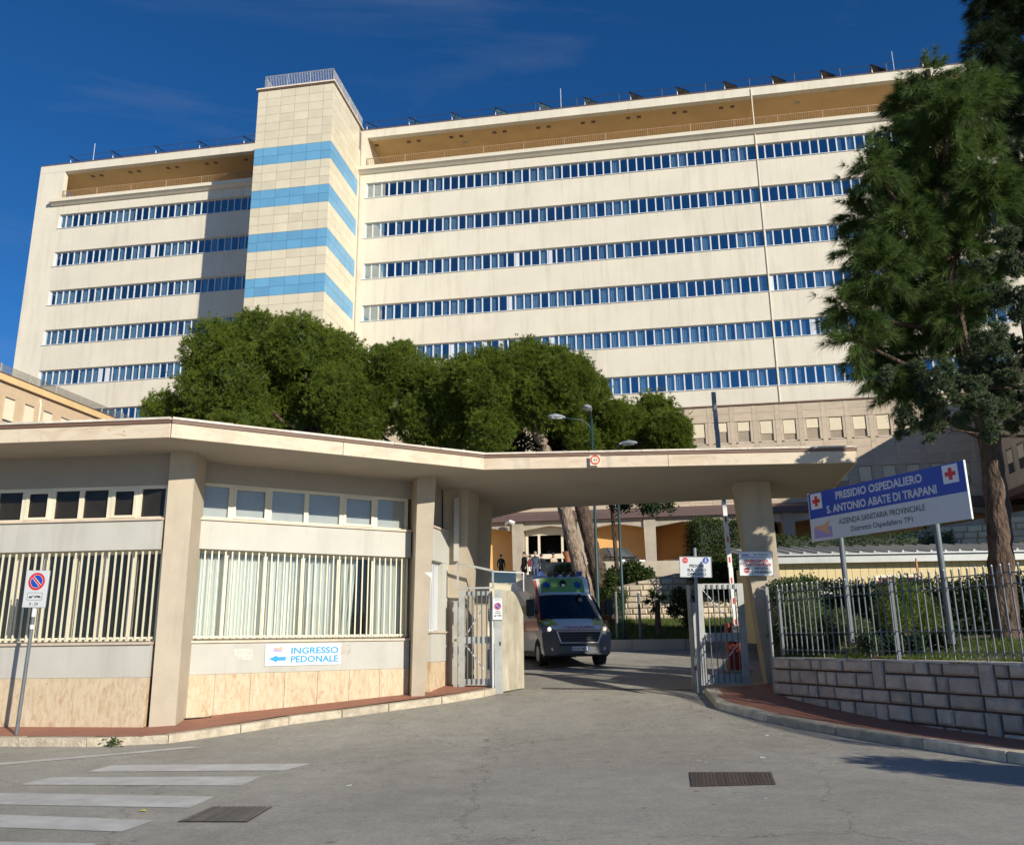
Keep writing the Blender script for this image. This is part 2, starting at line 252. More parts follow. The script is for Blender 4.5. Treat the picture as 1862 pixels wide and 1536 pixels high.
class MB:
    def __init__(s, T=None): s.v = []; s.f = []; s.mi = []; s.T = T; s.k = 0
    def add(s, vs, fs):
        o = len(s.v)
        if s.T is not None: vs = [tuple(s.T @ Vector(v)) for v in vs]
        s.v += [tuple(v) for v in vs]; s.f += [tuple(i+o for i in f) for f in fs]; s.mi += [s.k]*len(fs); return s
    def box(s, x0, x1, y0, y1, z0, z1):
        return s.add([(x0, y0, z0), (x1, y0, z0), (x1, y1, z0), (x0, y1, z0), (x0, y0, z1), (x1, y0, z1), (x1, y1, z1), (x0, y1, z1)],
                     [(0, 3, 2, 1), (4, 5, 6, 7), (0, 1, 5, 4), (1, 2, 6, 5), (2, 3, 7, 6), (3, 0, 4, 7)])
    def hexa(s, b, t):
        return s.add(list(b)+list(t), [(0, 3, 2, 1), (4, 5, 6, 7), (0, 1, 5, 4), (1, 2, 6, 5), (2, 3, 7, 6), (3, 0, 4, 7)])
    def bbox(s, x0, x1, y0, y1, z0, z1, b=.01):
        # block whose front (-y) face is chamfered
        vs = [(x0, y1, z0), (x1, y1, z0), (x1, y1, z1), (x0, y1, z1), (x0, y0+b, z0), (x1, y0+b, z0), (x1, y0+b, z1), (x0, y0+b, z1), (x0+b, y0, z0+b), (x1-b, y0, z0+b), (x1-b, y0, z1-b), (x0+b, y0, z1-b)]
        return s.add(vs, [(0, 1, 5, 4), (1, 2, 6, 5), (2, 3, 7, 6), (3, 0, 4, 7), (4, 5, 9, 8), (5, 6, 10, 9), (6, 7, 11, 10), (7, 4, 8, 11), (8, 9, 10, 11), (3, 2, 1, 0)])
    def prism(s, poly, z0, z1):
        n = len(poly); z0 = z0 if hasattr(z0, '__len__') else [z0]*n; z1 = z1 if hasattr(z1, '__len__') else [z1]*n
        vs = [(p[0], p[1], z0[i]) for i, p in enumerate(poly)] + [(p[0], p[1], z1[i]) for i, p in enumerate(poly)]
        return s.add(vs, [tuple(range(n-1, -1, -1)), tuple(range(n, 2*n))] + [(i, (i+1) % n, n+(i+1) % n, n+i) for i in range(n)])
    def ext(s, poly, vec):
        n = len(poly); v = Vector(vec); vs = [tuple(p) for p in poly] + [tuple(Vector(p)+v) for p in poly]
        return s.add(vs, [tuple(range(n)), tuple(range(2*n-1, n-1, -1))] + [((i+1) % n, i, n+i, n+(i+1) % n) for i in range(n)])
    def path(s, pts, rad, n=8, caps=True):
        pts = [Vector(p) for p in pts]; rad = rad if hasattr(rad, '__len__') else [rad]*len(pts); vs = []; fs = []
        for i, p in enumerate(pts):
            d = (pts[min(i+1, len(pts)-1)]-pts[max(i-1, 0)]).normalized()
            a = d.cross(Vector((0, 0, 1)) if abs(d.z) < .95 else Vector((0, 1, 0))).normalized(); b = d.cross(a)
            for k in range(n):
                t = 2*math.pi*k/n; vs.append(tuple(p + (a*math.cos(t)+b*math.sin(t))*rad[i]))
        for i in range(len(pts)-1):
            for k in range(n): fs.append((i*n+k, i*n+(k+1) % n, (i+1)*n+(k+1) % n, (i+1)*n+k))
        if caps: fs += [tuple(range(n-1, -1, -1)), tuple(range((len(pts)-1)*n, len(pts)*n))]
        return s.add(vs, fs)
    def tube(s, a, b, r, r2=None, n=8): return s.path([a, b], [r, r if r2 is None else r2], n)
    def disc(s, c, r, n=24, y=0, r0=0., a0=0, a1=360):
        # flat ring or disc in the xz plane facing -y
        t = [R(a0+(a1-a0)*k/n) for k in range(n+1)]
        vs = [(c[0]+r*math.cos(x), y, c[1]+r*math.sin(x)) for x in t] + [(c[0]+r0*math.cos(x), y, c[1]+r0*math.sin(x)) for x in t]
        return s.add(vs, [(k, k+1, n+2+k, n+1+k) for k in range(n)])
    def poly(s, pts, y=0): return s.add([(p[0], y, p[1]) for p in pts], [tuple(range(len(pts)))])
    def build(s, name, mats, parent=None, local=False, smooth=False, kind=None):
        me = bpy.data.meshes.new(name); me.from_pydata(s.v, [], s.f)
        mats = mats if isinstance(mats, (list, tuple)) else [mats]
        for m in mats: me.materials.append(m)
        if len(mats) > 1: me.polygons.foreach_set('material_index', s.mi)
        if smooth: me.polygons.foreach_set('use_smooth', [True]*len(me.polygons))
        me.update(); o = bpy.data.objects.new(name, me); C.objects.link(o)
        if parent:
            o.parent = parent
            if not local: o.matrix_parent_inverse = world(parent).inverted()
        if kind: o['kind'] = kind
        return o

def tag(o, label, cat, group=None):
    o['label'] = label; o['category'] = cat
    if group: o['group'] = group
    return o
def thing(name, label, cat, loc=(0, 0, 0), rz=0., group=None, rot=None):
    o = bpy.data.objects.new(name, None); C.objects.link(o); o.empty_display_size = .2
    o.location = loc; o.rotation_euler = rot if rot else (0, 0, R(rz)); return tag(o, label, cat, group)
def struct(o): o['kind'] = 'structure'; return o
def share(name, src, parent, loc=(0, 0, 0), scale=None, rot=None):
    o = bpy.data.objects.new(name, src.data if hasattr(src, 'data') else src); C.objects.link(o); o.parent = parent; o.location = loc
    if scale: o.scale = scale
    if rot: o.rotation_euler = rot
    return o
def bevel(o, w, seg=2):
    b = o.modifiers.new('bevel', 'BEVEL'); b.width = w; b.segments = seg; b.limit_method = 'ANGLE'; b.angle_limit = R(40); return o

def text(body, w, h, x, z, y, m, parent, bold=0., mirror=False, slant=0., name='lettering', ext=.0015):
    """flat lettering of width w and height h centred at (x, z) on a board whose front faces -y"""
    cu = bpy.data.curves.new(name, 'FONT'); cu.body = body; cu.size = 1; cu.offset = bold; cu.extrude = 0; cu.resolution_u = 3
    ob = bpy.data.objects.new(name, cu); C.objects.link(ob); dg = bpy.context.evaluated_depsgraph_get(); dg.update()
    me = bpy.data.meshes.new_from_object(ob.evaluated_get(dg)); bpy.data.objects.remove(ob); bpy.data.curves.remove(cu)
    n = len(me.vertices); co = np.empty(n*3); me.vertices.foreach_get('co', co); co = co.reshape(-1, 3)
    a = co.min(0); b = co.max(0); u = (co[:, 0]-a[0])/(b[0]-a[0])-.5; v = (co[:, 1]-a[1])/(b[1]-a[1])-.5
    if mirror: u = -u
    out = np.stack([x+u*w+v*h*slant, np.full(n, y), z+v*h], 1); me.vertices.foreach_set('co', out.ravel()); me.materials.clear(); me.materials.append(m); me.update()
    o = bpy.data.objects.new(name, me); C.objects.link(o); o.parent = parent; return o

# pixel of the 1862 x 1536 photograph + distance -> point, used to read off where a thing stands
def at(px, py, Y):
    d = (px-931)/1538*_R - (py-768)/1538*_U + _fw
    return Vector((d.x*Y/d.y, Y, d.z*Y/d.y+EYE))
GY = [-400, 0, 12, 14.3, 16, 17.3, 18.5, 22, 26.7, 31, 38, 60]; GZ = [0, 0, 0, .03, .16, .30, .45, .67, .85, 1.1, 1.4, 1.4]
def gz(y):
    # smoothed street profile: level by the crossing, then a ramp up through the gate
    return float(np.mean([np.interp(y+t, GY, GZ) for t in (-.8, -.4, 0, .4, .8)]))
# ================================================================== ground
def sheet(xs, ys, zf):
    b = MB(); nx = len(xs); vs = [(x, y, zf(x, y)) for y in ys for x in xs]
    fs = [(j*nx+i, j*nx+i+1, (j+1)*nx+i+1, (j+1)*nx+i) for j in range(len(ys)-1) for i in range(nx-1)]
    return b.add(vs, fs)
xs = [-2500, -400, -100, -40] + [x*2. for x in range(-10, 11)] + [40, 100, 400, 2500]
ys = [-2500, -400, -60, -20, -5, 0, 4, 8, 10] + [11+.5*k for k in range(60)] + [45, 60, 150, 500, 2500]
ROAD = struct(sheet(xs, ys, lambda x, y: gz(y)).build('road', M['asphalt'], smooth=True)); ROAD['label'] = 'worn grey asphalt street and driveway'

def on(x, y, h=0.): return (x, y, gz(y)+h)
def densify(pts, step=.6):
    out = []
    for a, b in zip(pts, pts[1:]):
        n = max(1, int(math.dist(a, b)/step))
        out += [(a[0]+(b[0]-a[0])*k/n, a[1]+(b[1]-a[1])*k/n) for k in range(n)]
    return out+[pts[-1]]
def offset(pts, d):
    o = []
    for i, p in enumerate(pts):
        a = Vector(pts[max(i-1, 0)]); b = Vector(pts[min(i+1, len(pts)-1)]); t = (b-a).normalized(); o.append((p[0]-t.y*d, p[1]+t.x*d))
    return o
def strip(b, l0, l1, h0, h1):
    """sheet between two polylines lying h above the street"""
    n = len(l0); vs = [on(*p, h0) for p in l0]+[on(*p, h1) for p in l1]
    return b.add(vs, [(i, i+1, n+i+1, n+i) for i in range(n-1)])
def kerb_row(parent, line, w, m, h=.13, unit=1.1):
    """separate kerb stones following a line, back side to the left of its direction"""
    pts = [Vector(p) for p in line]; seg = [0]
    for a, b in zip(pts, pts[1:]): seg.append(seg[-1]+(b-a).length)
    def P(s):
        s = min(max(s, 0), seg[-1])
        for i in range(len(pts)-1):
            if s <= seg[i+1]+1e-6: t = (s-seg[i])/(seg[i+1]-seg[i]); d = (pts[i+1]-pts[i]).normalized(); return pts[i].lerp(pts[i+1], t), d
    s = 0
    while s < seg[-1]-.1:
        e = min(seg[-1], s+unit*random.uniform(.8, 1.2)); g = .008
        (a, da), (b_, db) = P(s+g), P(e-g); j = random.uniform(-.012, .012); ch = .018
        def ring(p, d):
            nrm = Vector((-d.y, d.x)); z = gz(p.y)
            q = lambda o, hh: (p.x+nrm.x*o, p.y+nrm.y*o, z+hh)
            return [q(j, -.08), q(j, h-ch), q(j+ch, h+j*.4), q(w, h+j*.4), q(w, -.08)]
        r0, r1 = ring(a, da), ring(b_, db); k = MB(); n = 5
        k.add(r0+r1, [(i, (i+1) % n, n+(i+1) % n, n+i) for i in range(n)]+[tuple(range(n-1, -1, -1)), tuple(range(n, 2*n))])
        k.build('kerb_stone', m, parent)
        s = e
# --- left pavement along the gatehouse
KL = [(-17, 14.86), (-8.14, 14.17), (-5.85, 13.98), (-5.26, 14.55), (-4.09, 15.85), (-2.11, 17.26), (-.98, 18.02), (-.42, 18.72)]
KLd = densify(KL); KLi = offset(KLd, .22)
pv = MB(); back = [(p[0], max(p[1]+1.2, 15.6)) if p[0] < -5 else (p[0]-1.2, p[1]+1.6) for p in KLi]
strip(pv, KLi, back, .125, .14)
left_pave = struct(pv.build('pavement', M['red'])); left_pave['label'] = 'red paved strip along the gatehouse wall'
kerb_row(left_pave, KL, .235, M['kerb'])
# --- right pavement beside the stone wall
KR = [(3.93, 18.4), (3.72, 17.5), (3.80, 16.85), (4.10, 16.1), (4.55, 15.25), (5.28, 13.92), (5.80, 12.6), (6.32, 11.2), (9.0, 4.2), (12, -4)]
KRd = densify(KR); KRi = offset(KRd, .26); pv = MB()
back = [(p[0]+1.6, p[1]+.62) for p in KRi]
strip(pv, KRi, back, .122, .14)
right_pave = struct(pv.build('pavement', M['red'])); right_pave['label'] = 'red paved strip below the rough stone wall'
kerb_row(right_pave, KR, .27, M['kerb2'], .13, 1.5)
# --- zebra crossing stripes, each its own painted piece
def stripe(q, name='crossing_stripe', m='paint', h=.005):
    b = MB(); n = 6
    l0 = [(q[0][0]+(q[1][0]-q[0][0])*k/n, q[0][1]+(q[1][1]-q[0][1])*k/n) for k in range(n+1)]
    l1 = [(q[3][0]+(q[2][0]-q[3][0])*k/n, q[3][1]+(q[2][1]-q[3][1])*k/n) for k in range(n+1)]
    strip(b, l1, l0, h, h); return b.build(name, M[m], ROAD)
stripe([(-5.45, 12.17), (-2.74, 12.10), (-2.96, 11.52), (-5.52, 11.62)])
stripe([(-5.75, 11.20), (-3.12, 11.06), (-3.14, 10.40), (-5.85, 10.66)])
stripe([(-6.6, 10.25), (-3.22, 9.72), (-3.26, 9.10), (-6.6, 9.60)])
stripe([(-6.8, 9.25), (-3.36, 8.52), (-3.46, 8.04), (-6.8, 8.70)])
stripe([(-7.0, 8.05), (-3.45, 7.60), (-3.6, 7.10), (-7.0, 7.45)])
stripe([(-9.0, 11.3), (-5.05, 13.92), (-4.85, 13.86), (-8.9, 11.0)], 'edge_line')
# --- manhole and drain grates set into the street
def plate(name, label, q, m, nb, cat, solid):
    b = MB(); z = .006
    t = thing(name, label, cat, on(sum(p[0] for p in q)/4, sum(p[1] for p in q)/4, 0))
    V = [Vector(on(p[0], p[1], z)) for p in q]
    rim = MB(); rim.add([V[0], V[1], V[2], V[3]], [(3, 2, 1, 0)]); rim.build('cover_bed', M['darkmetal'] if not solid else M['rust'], t)
    for k in range(nb):
        a0, a1 = (k+.12)/nb, (k+.88)/nb
        p = [V[0].lerp(V[1], a0), V[0].lerp(V[1], a1), V[3].lerp(V[2], a1), V[3].lerp(V[2], a0)]
        c = MB()
        if solid:
            for j in range(10):
                e0, e1 = (j+.1)/10, (j+.9)/10
                c.add([p[0].lerp(p[3], e0)+Vector((0, 0, .004)), p[1].lerp(p[2], e0)+Vector((0, 0, .004)), p[1].lerp(p[2], e1)+Vector((0, 0, .004)), p[0].lerp(p[3], e1)+Vector((0, 0, .004))], [(3, 2, 1, 0)])
        else:
            c.add([x+Vector((0, 0, .006)) for x in p], [(3, 2, 1, 0)])
        c.build('grate_bar' if not solid else 'tread_strip', m, t)
    return t
plate('manhole_cover', 'rectangular rusty tread-plate manhole cover in the asphalt', [(2.09, 10.96), (3.06, 10.89), (2.86, 10.02), (1.91, 9.95)], mat('cast_iron', (.10, .085, .07), .7, .25, 8), 22, 'manhole', True)
plate('drain_grate', 'dark slotted storm drain grate beside the zebra crossing', [(-3.05, 9.14), (-2.43, 9.10), (-2.46, 8.37), (-3.12, 8.42)], mat('grate_iron', (.17, .15, .13), .7, .25, 8), 12, 'drain', False)
plate('gate_drain', 'long narrow drain grate crossing the gateway', [(.6, 19.62), (3.85, 19.05), (3.83, 18.90), (.6, 19.45)], mat('gate_grate_iron', (.15, .14, .12), .7, .25, 8), 40, 'drain', False)
lf = MB().add([on(-3.70, 8.94, .012), on(-3.645, 8.955, .02), on(-3.60, 8.92, .012), on(-3.65, 8.91, .016)], [(0, 3, 2, 1)]); tag(lf.build('fallen_leaf', M['yellow']), 'yellow leaf lying on the crossing near the drain', 'leaf')
for k, (x, y) in enumerate([(4.0, 14.3), (3.4, 13.6), (3.3, 12.1), (4.7, 11.9), (4.6, 11.2), (4.75, 11.15), (5.4, 12.6), (2.4, 11.9), (2.45, 11.7), (-1.9, 10.3), (2.5, 9.2)]):
    a = random.uniform(0, 3); s = random.uniform(.02, .045); ca, sa = math.cos(a)*s, math.sin(a)*s
    o = MB().add([on(x-ca, y-sa, .006), on(x+sa, y-ca*.6, .010), on(x+ca, y+sa, .014), on(x-sa, y+ca*.6, .006)], [(0, 1, 2, 3)]).build('litter_scrap', M['signwhite'])
    tag(o, 'tiny white paper scrap lying on the asphalt', 'litter', 'paper scraps on the street')
# ================================================================== gatehouse and gate canopy
ZS, ZF = 4.96, 5.235
GH = thing('gatehouse', 'angular gatehouse with travertine base, barred windows and wide flat canopy roof', 'gatehouse', (-5.9, 16.2, .15))
FA = FR(-6.12, 15.02, -5.2); FB = FR(-6.05, 15.76, 32); FC = FR(-1.80, 18.25, 75.5)
roof_poly = [(-18, 14.98), (-5.77, 13.88), (-.59, 17.05), (6.93, 16.79), (7.9, 21.3), (5.63, 21.42), (.55, 22.58), (-.95, 24.9), (-1.3, 27.5), (-18, 27.5)]
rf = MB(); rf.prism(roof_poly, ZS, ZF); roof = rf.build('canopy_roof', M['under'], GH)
# stained stone slabs of the front fascia
for a, b in ((0, 1), (1, 2), (2, 3), (3, 4)):
    A, B = Vector(roof_poly[a]), Vector(roof_poly[b]); L_ = (B-A).length; n = max(1, round(L_/3.1)); yaw = math.degrees(math.atan2(B.y-A.y, B.x-A.x))
    for k in range(n):
        x0, x1 = L_*k/n+.004, L_*(k+1)/n-.004
        MB(FR(A.x, A.y, yaw)).bbox(x0, x1, -.035, -.001, ZS-.015, ZF-.045, .004).build('fascia_slab', M['canopy'], roof)
    n = max(1, round(L_/1.1))
    for k in range(n):
        x0, x1 = L_*k/n+.004, L_*(k+1)/n-.004
        MB(FR(A.x, A.y, yaw)).box(x0, x1, -.075+random.uniform(-.004, .004), .22, ZF+.02, ZF+.055+random.uniform(0, .006)).build('coping_stone', M['cap'], roof)
    MB(FR(A.x, A.y, yaw)).box(0, L_, -.055, .1, ZF-.043, ZF+.018).build('drip_flashing', M['rust'], roof)
# piers, wider at the top
def pier(b4, t4, z0, z1=ZS): MB().hexa([(x, y, z0) for x, y in b4], [(x, y, z1) for x, y in t4]).build('pier', M['pier'], GH)
pier([(-6.17, 15.02), (-5.77, 15.14), (-5.88, 15.95), (-6.28, 15.83)], [(-6.21, 15.02), (-5.79, 15.14), (-5.88, 15.95), (-6.30, 15.83)], .0)
pier([(-2.10, 17.86), (-1.84, 17.90), (-1.98, 18.75), (-2.3, 18.6)], [(-2.02, 17.74), (-1.64, 17.82), (-1.80, 18.8), (-2.3, 18.6)], .2)
pier([(-1.56, 19.44), (-1.14, 19.40), (-1.02, 20.2), (-1.44, 20.25)], [(-1.62, 19.44), (-1.02, 19.40), (-.82, 20.3), (-1.24, 20.35)], .3)
pier([(-1.0, 21.6), (-.75, 21.6), (-.75, 22.3), (-1.0, 22.3)], [(-1.05, 21.5), (-.55, 21.5), (-.55, 22.4), (-1.05, 22.4)], .4)
pier([(5.42, 18.92), (5.90, 18.86), (5.98, 19.50), (5.50, 19.56)], [(5.03, 18.95), (5.80, 18.86), (5.95, 19.62), (5.15, 19.70)], .3)
MB().box(-1.36, -1.24, 19.30, 19.40, 3.3, 4.75).build('gutter_box', M['railgrey'], GH)

def wing(Fm, u0, u1, Z, nup, nlow, spacing, curtains, opening=()):
    zb, zt, zs1, zb0, zb1, zc1 = Z      # ground, travertine top, lower sill, beam bottom, upper sill, clerestory top
    L_ = u1-u0
    # travertine slabs
    n = max(1, round(L_/.62))
    for k in range(n): MB(Fm).bbox(u0+L_*k/n+.002, u0+L_*(k+1)/n-.002, -.02+random.uniform(-.003, .003), .12, zb, zt-.004, .004).build('travertine_slab', M['trav'], GH)
    MB(Fm).box(u0, u1, -.012, .14, zt, zs1-.045).build('grey_panel', M['grey'], GH)
    MB(Fm).box(u0-.02, u1+.02, -.05, .30, zs1-.042, zs1).build('window_sill', M['sill'], GH)
    MB(Fm).box(u0, u1, -.012, .20, zb0, zb1-.045).build('grey_panel', M['grey'], GH)
    MB(Fm).box(u0-.02, u1+.02, -.05, .30, zb1-.042, zb1).build('window_sill', M['sill'], GH)
    MB(Fm).box(u0-.25, u1+.25, .16, .36, zc1, ZS).build('upper_wall', M['wallgrey'], GH)
    # big lower window
    def window(z0, z1, nn, d, glass, casements, low):
        fb = MB(Fm).box(u0, u1, d, d+.06, z0, z0+.05).box(u0, u1, d, d+.06, z1-.06, z1)
        cuts = [u0+L_*k/nn for k in range(nn+1)]
        for k, c in enumerate(cuts):
            x0, x1 = (c, c+.06) if k == 0 else (c-.06, c) if k == nn else (c-.045, c+.045)
            fb.box(x0, x1, d-.004, d+.066, z0+.05, z1-.06)
        wf = fb.build('window', M['frame'], GH)
        for k in range(nn):
            a, b_ = cuts[k]+.05, cuts[k+1]-.05
            MB(Fm).box(a, b_, d+.02, d+.03, z0+.05, z1-.06).build('pane', glass, wf)
            if k in casements:
                cf = MB(Fm); e = .045
                cf.box(a-.01, b_+.01, d-.02, d+.012, z0+.04, z0+.04+e).box(a-.01, b_+.01, d-.02, d+.012, z1-.05-e, z1-.05).box(a-.01, a+e, d-.02, d+.012, z0+.04+e, z1-.05-e).box(b_-e, b_+.01, d-.02, d+.012, z0+.04+e, z1-.05-e)
                cf.build('casement_frame', M['frame'], wf)
        return cuts
    window(zb1, zc1, nup, .17, M['glass2'] if curtains else M['glassdark'], (nup-2, nup-5, nup-8, nup-11), False)
    cuts = window(zs1, zb0, nlow, .20, M['glass2'], (), True)
    if curtains:
        for k in range(nlow):
            a, b_ = cuts[k]+.03, cuts[k+1]-.03
            if k == 4: b_ = a+.42*(b_-a); 
            nf = 10; cm = MB(Fm); vs = []
            for j in range(nf*2+1):
                x = a+(b_-a)*j/(nf*2); y = .36+(.03 if j % 2 else -.03)+random.uniform(-.01, .01); sw = .10*(j/(nf*2)) if k == 4 else 0
                vs += [(x, y, zs1+.02), (x+sw, y, zb0)]
            cm.add(vs, [(2*i, 2*i+2, 2*i+3, 2*i+1) for i in range(nf*2)]); cm.build('curtain', M['blind'], GH)
        MB(Fm).box(u0, u1, .24, .26, zb1, zc1).build('frosted_backing', M['frosted'], GH)
    else: MB(Fm).box(u0, u1, .24, .26, zb1, zc1).build('smoked_backing', M['frostdark'], GH)
    # bars
    g = MB(Fm); g.box(u0+.02, u1-.02, .045, .085, zs1+.05, zs1+.085)
    gr = g.build('window_grille', M['frame'], GH); nb = int(L_/spacing)
    for k in range(nb+1):
        x = u0+.06+(L_-.12)*k/nb
        MB(Fm).box(x-.0125, x+.0125, .02, .044, zs1+.03, zb0-.03).build('bar', M['frame'], gr)
wing(FA, -7.9, -.15, (.02, 1.03, 1.615, 3.20, 3.76, 4.38), 14, 14, .1265, False)
wing(FB, .02, 4.54, (.05, 1.03, 1.625, 3.29, 3.87, 4.57), 6, 6, .128, True)
# side wall towards the gate
zc = MB(FC)
MB(FC).box(.12, 1.25, .0, .2, .3, 1.13).build('travertine_slab', M['trav'], GH)
MB(FC).box(.12, 1.25, -.012, .2, 1.135, 1.72).build('grey_panel', M['grey'], GH)
MB(FC).box(.08, 1.29, -.05, .25, 1.725, 1.765).build('window_sill', M['sill'], GH)
MB(FC).box(.12, 1.25, -.012, .2, 3.25, 3.95).build('grey_panel', M['grey'], GH)
MB(FC).box(.08, 1.29, -.05, .25, 3.955, 3.995).build('window_sill', M['sill'], GH)
MB(FC).box(.12, 1.25, .16, .3, 4.0, ZS).build('upper_wall', M['wallgrey'], GH)
MB(FC).box(.85, 1.25, -.004, .2, 1.768, 3.248).build('grey_panel', M['grey'], GH)
w = MB(FC).box(.12, .85, .20, .24, 1.768, 3.248).build('window', M['blind'], GH)
sg = MB(FC).box(.13, .84, .10, .12, 1.78, 1.80).build('window_grille', M['alu'], GH)
for k in range(5): MB(FC).box(.18+k*.14, .215+k*.14, .09, .12, 1.80, 3.23).build('bar', M['alu'], sg)
MB().box(-1.55, -1.22, 20.2, 24.5, .4, ZS).build('side_wall', M['wallgrey'], GH)
# letter box / intercom
MB().box(-1.33, -1.20, 19.33, 19.41, 1.95, 2.22).build('intercom', M['alu'], GH)
# office behind the windows
rm = MB(); rm.add([(-17, 20.2, .3), (-3.2, 20.2, .3), (-3.2, 20.2, ZS), (-17, 20.2, ZS)], [(0, 1, 2, 3)])
rm.add([(-17, 15.75, .3), (-6.2, 15.4, .3), (-2.3, 18.5, .3), (-1.8, 20.2, .3), (-17, 20.2, .3)], [(0, 1, 2, 3, 4)])
rm.add([(-17, 15.6, .3), (-17, 20.2, .3), (-17, 20.2, ZS), (-17, 15.6, ZS)], [(0, 1, 2, 3)])
rm.build('office_interior', M['inside'], GH)
MB().box(-17.8, -1.6, 20.3, 25, .3, ZS).build('rear_block', M['wallgrey'], GH)
# stickers and paper remains on the grey panel
for u, z, w_, h_ in ((.98, 1.37, .34, .20), (2.95, 1.42, .30, .19), (2.05, 1.545, .3, .035)):
    MB(FB).box(u, u+w_, -.0145, -.0125, z-h_/2, z+h_/2).build('paper_remnant', mat('torn_paper', (.50, .46, .40), .8, .25, 12), GH)
MB().hexa([(-1.90, 17.876, 2.55), (-1.74, 17.884, 2.55), (-1.74, 17.90, 2.55), (-1.90, 17.90, 2.55)], [(-1.885, 17.83, 2.95), (-1.70, 17.845, 2.95), (-1.70, 17.88, 2.95), (-1.885, 17.88, 2.95)]).build('notice', M['signwhite'], GH)

# --- pedestrian entrance board on the panel
def board(name, label, cat, origin, yaw, w, h, mats, rim=.0, tilt=0., th=.02, group=None):
    t = thing(name, label, cat, origin, group=group, rot=(0, R(tilt), R(yaw)))
    MB().box(-w/2, w/2, 0, th, 0, h).build('panel', mats, t, local=True)
    if rim:
        fr = MB(); fr.box(-w/2-rim, w/2+rim, -.006, th+.004, -rim, 0).box(-w/2-rim, w/2+rim, -.006, th+.004, h, h+rim).box(-w/2-rim, -w/2, -.006, th+.004, 0, h).box(w/2, w/2+rim, -.006, th+.004, 0, h)
        fr.build('rim', M['signedge'], t, local=True)
    return t
p = FB @ Vector((2.30, -.034, 1.145))
t = board('entrance_sign', 'white sign with blue lettering and left arrow below the barred window', 'sign', p, 32, 1.50, .40, M['signwhite'])
text('INGRESSO', .95, .125, .22, .275, -.003, M['signcyan'], t, .03); text('PEDONALE', .95, .125, .22, .115, -.003, M['signcyan'], t, .03)
MB().poly([(-.68, .13), (-.52, .06), (-.52, .095), (-.35, .095), (-.35, .165), (-.52, .165), (-.52, .20)], -.003).build('arrow', M['signcyan'], t, local=True)
e = MB(); e.poly([(-.60, .26), (-.42, .26), (-.42, .32), (-.60, .32)], -.003).build('emblem', M['violet'], t, local=True)
SICILY = [(0, .62), (.06, .70), (.10, .64), (.2, .70), (.34, .66), (.5, .68), (.66, .78), (.82, .86), (.98, 1.0), (.94, .84), (.86, .66), (.88, .5), (.84, .34), (.92, .2), (.86, .04), (.78, 0), (.7, .08), (.56, .2), (.4, .32), (.24, .42), (.08, .48)]
def sicily(t, x, z, w, h, y): MB().poly([(x+a*w, z+b*h) for a, b in reversed(SICILY)], y).build('island_emblem', M['orangemap'], t, local=True)
sicily(t, -.60, .275, .18, .09, -.005)
# height limit disc on the fascia
p = at(1083, 855, 16.85); p.z = ZS+.01; yaw = -2
t = thing('height_limit_sign', 'round red-rimmed height limit sign on the canopy fascia', 'sign', (p.x, 16.86, ZS+.012), yaw)
MB().box(-.105, .105, 0, .004, -.0, .21).build('plate', M['frame'], t, local=True)
MB().disc((0, .115), .095, 28, -.003).build('disc', mat('warm_white', (.72, .62, .45), .6, .05), t, local=True)
MB().disc((0, .115), .097, 28, -.005, .072).build('ring', M['signred'], t, local=True)
text('4,5', .085, .055, 0, .115, -.006, M['signblack'], t, .01)
MB().poly([(-.014, .18), (0, .162), (.014, .18)], -.006).poly([(-.014, .05), (.014, .05), (0, .068)], -.006).build('arrow', M['signblack'], t, local=True)
# ================================================================== gates, barrier, signs, wall, fence
def bars(t, F_, x0, x1, z0, z1, n, r, m, y=0., name='bar'):
    for k in range(n):
        x = x0+(x1-x0)*k/(n-1); MB(F_).tube((x, y, z0), (x, y, z1), r, n=6).build(name, m, t)
# left pedestrian gate
G = FR(-1.22, 19.02, -8); zb = gz(18.9)+.13
t = thing('pedestrian_gate', 'pale grey barred pedestrian gate beside the gatehouse pier', 'gate', (-.85, 18.95, zb))
fr = MB(G); H = 2.62
fr.box(0, .13, 0, .06, zb, H).box(.68, .74, 0, .06, zb, H).box(.13, .68, .003, .055, zb+.03, zb+.16).box(.13, .68, .003, .055, 1.50, 1.64).box(.13, .68, .003, .055, H-.10, H-.01)
fr.build('frame', M['gatewhite'], t); bars(t, G, .20, .62, zb+.06, H, 5, .012, M['galv'], -.02)
MB(G).tube((.14, .03, 1.65), (.5, .03, 2.2), .012).build('brace', M['alu'], t); MB(G).tube((.14, .03, 1.48), (.55, .03, .95), .012).build('brace', M['alu'], t)
MB(G).box(-.12, -.03, .02, .07, zb, 1.55).box(-.12, -.03, .02, .07, 1.6, 2.4).build('side_infill', M['gatewhite'], t)
# glazed screen above the gate
t = thing('glass_screen', 'aluminium framed glass screen above the pedestrian gate', 'screen', (-.8, 19.0, 2.6))
s = MB(G); s.box(-.05, .78, .0, .05, 2.66, 2.70).hexa([(-.05, 0, 3.22), (.78, 0, 3.02), (.78, .05, 3.02), (-.05, .05, 3.22)], [(-.05, 0, 3.26), (.78, 0, 3.07), (.78, .05, 3.07), (-.05, .05, 3.26)]).box(-.05, -.01, .002, .048, 2.70, 3.22).box(.74, .78, .002, .048, 2.70, 3.04)
s.build('frame', M['gatewhite'], t)
g2 = MB(FR(-.45, 18.92, 35)); g2.box(0, .8, 0, .012, 2.62, 3.02).build('pane', M['glass2'], t)
g2 = MB(FR(-.45, 18.92, 35)); g2.box(0, .82, -.01, .022, 3.02, 3.04).box(.80, .82, -.01, .022, 2.62, 3.02).build('edge_strip', M['alu'], t)
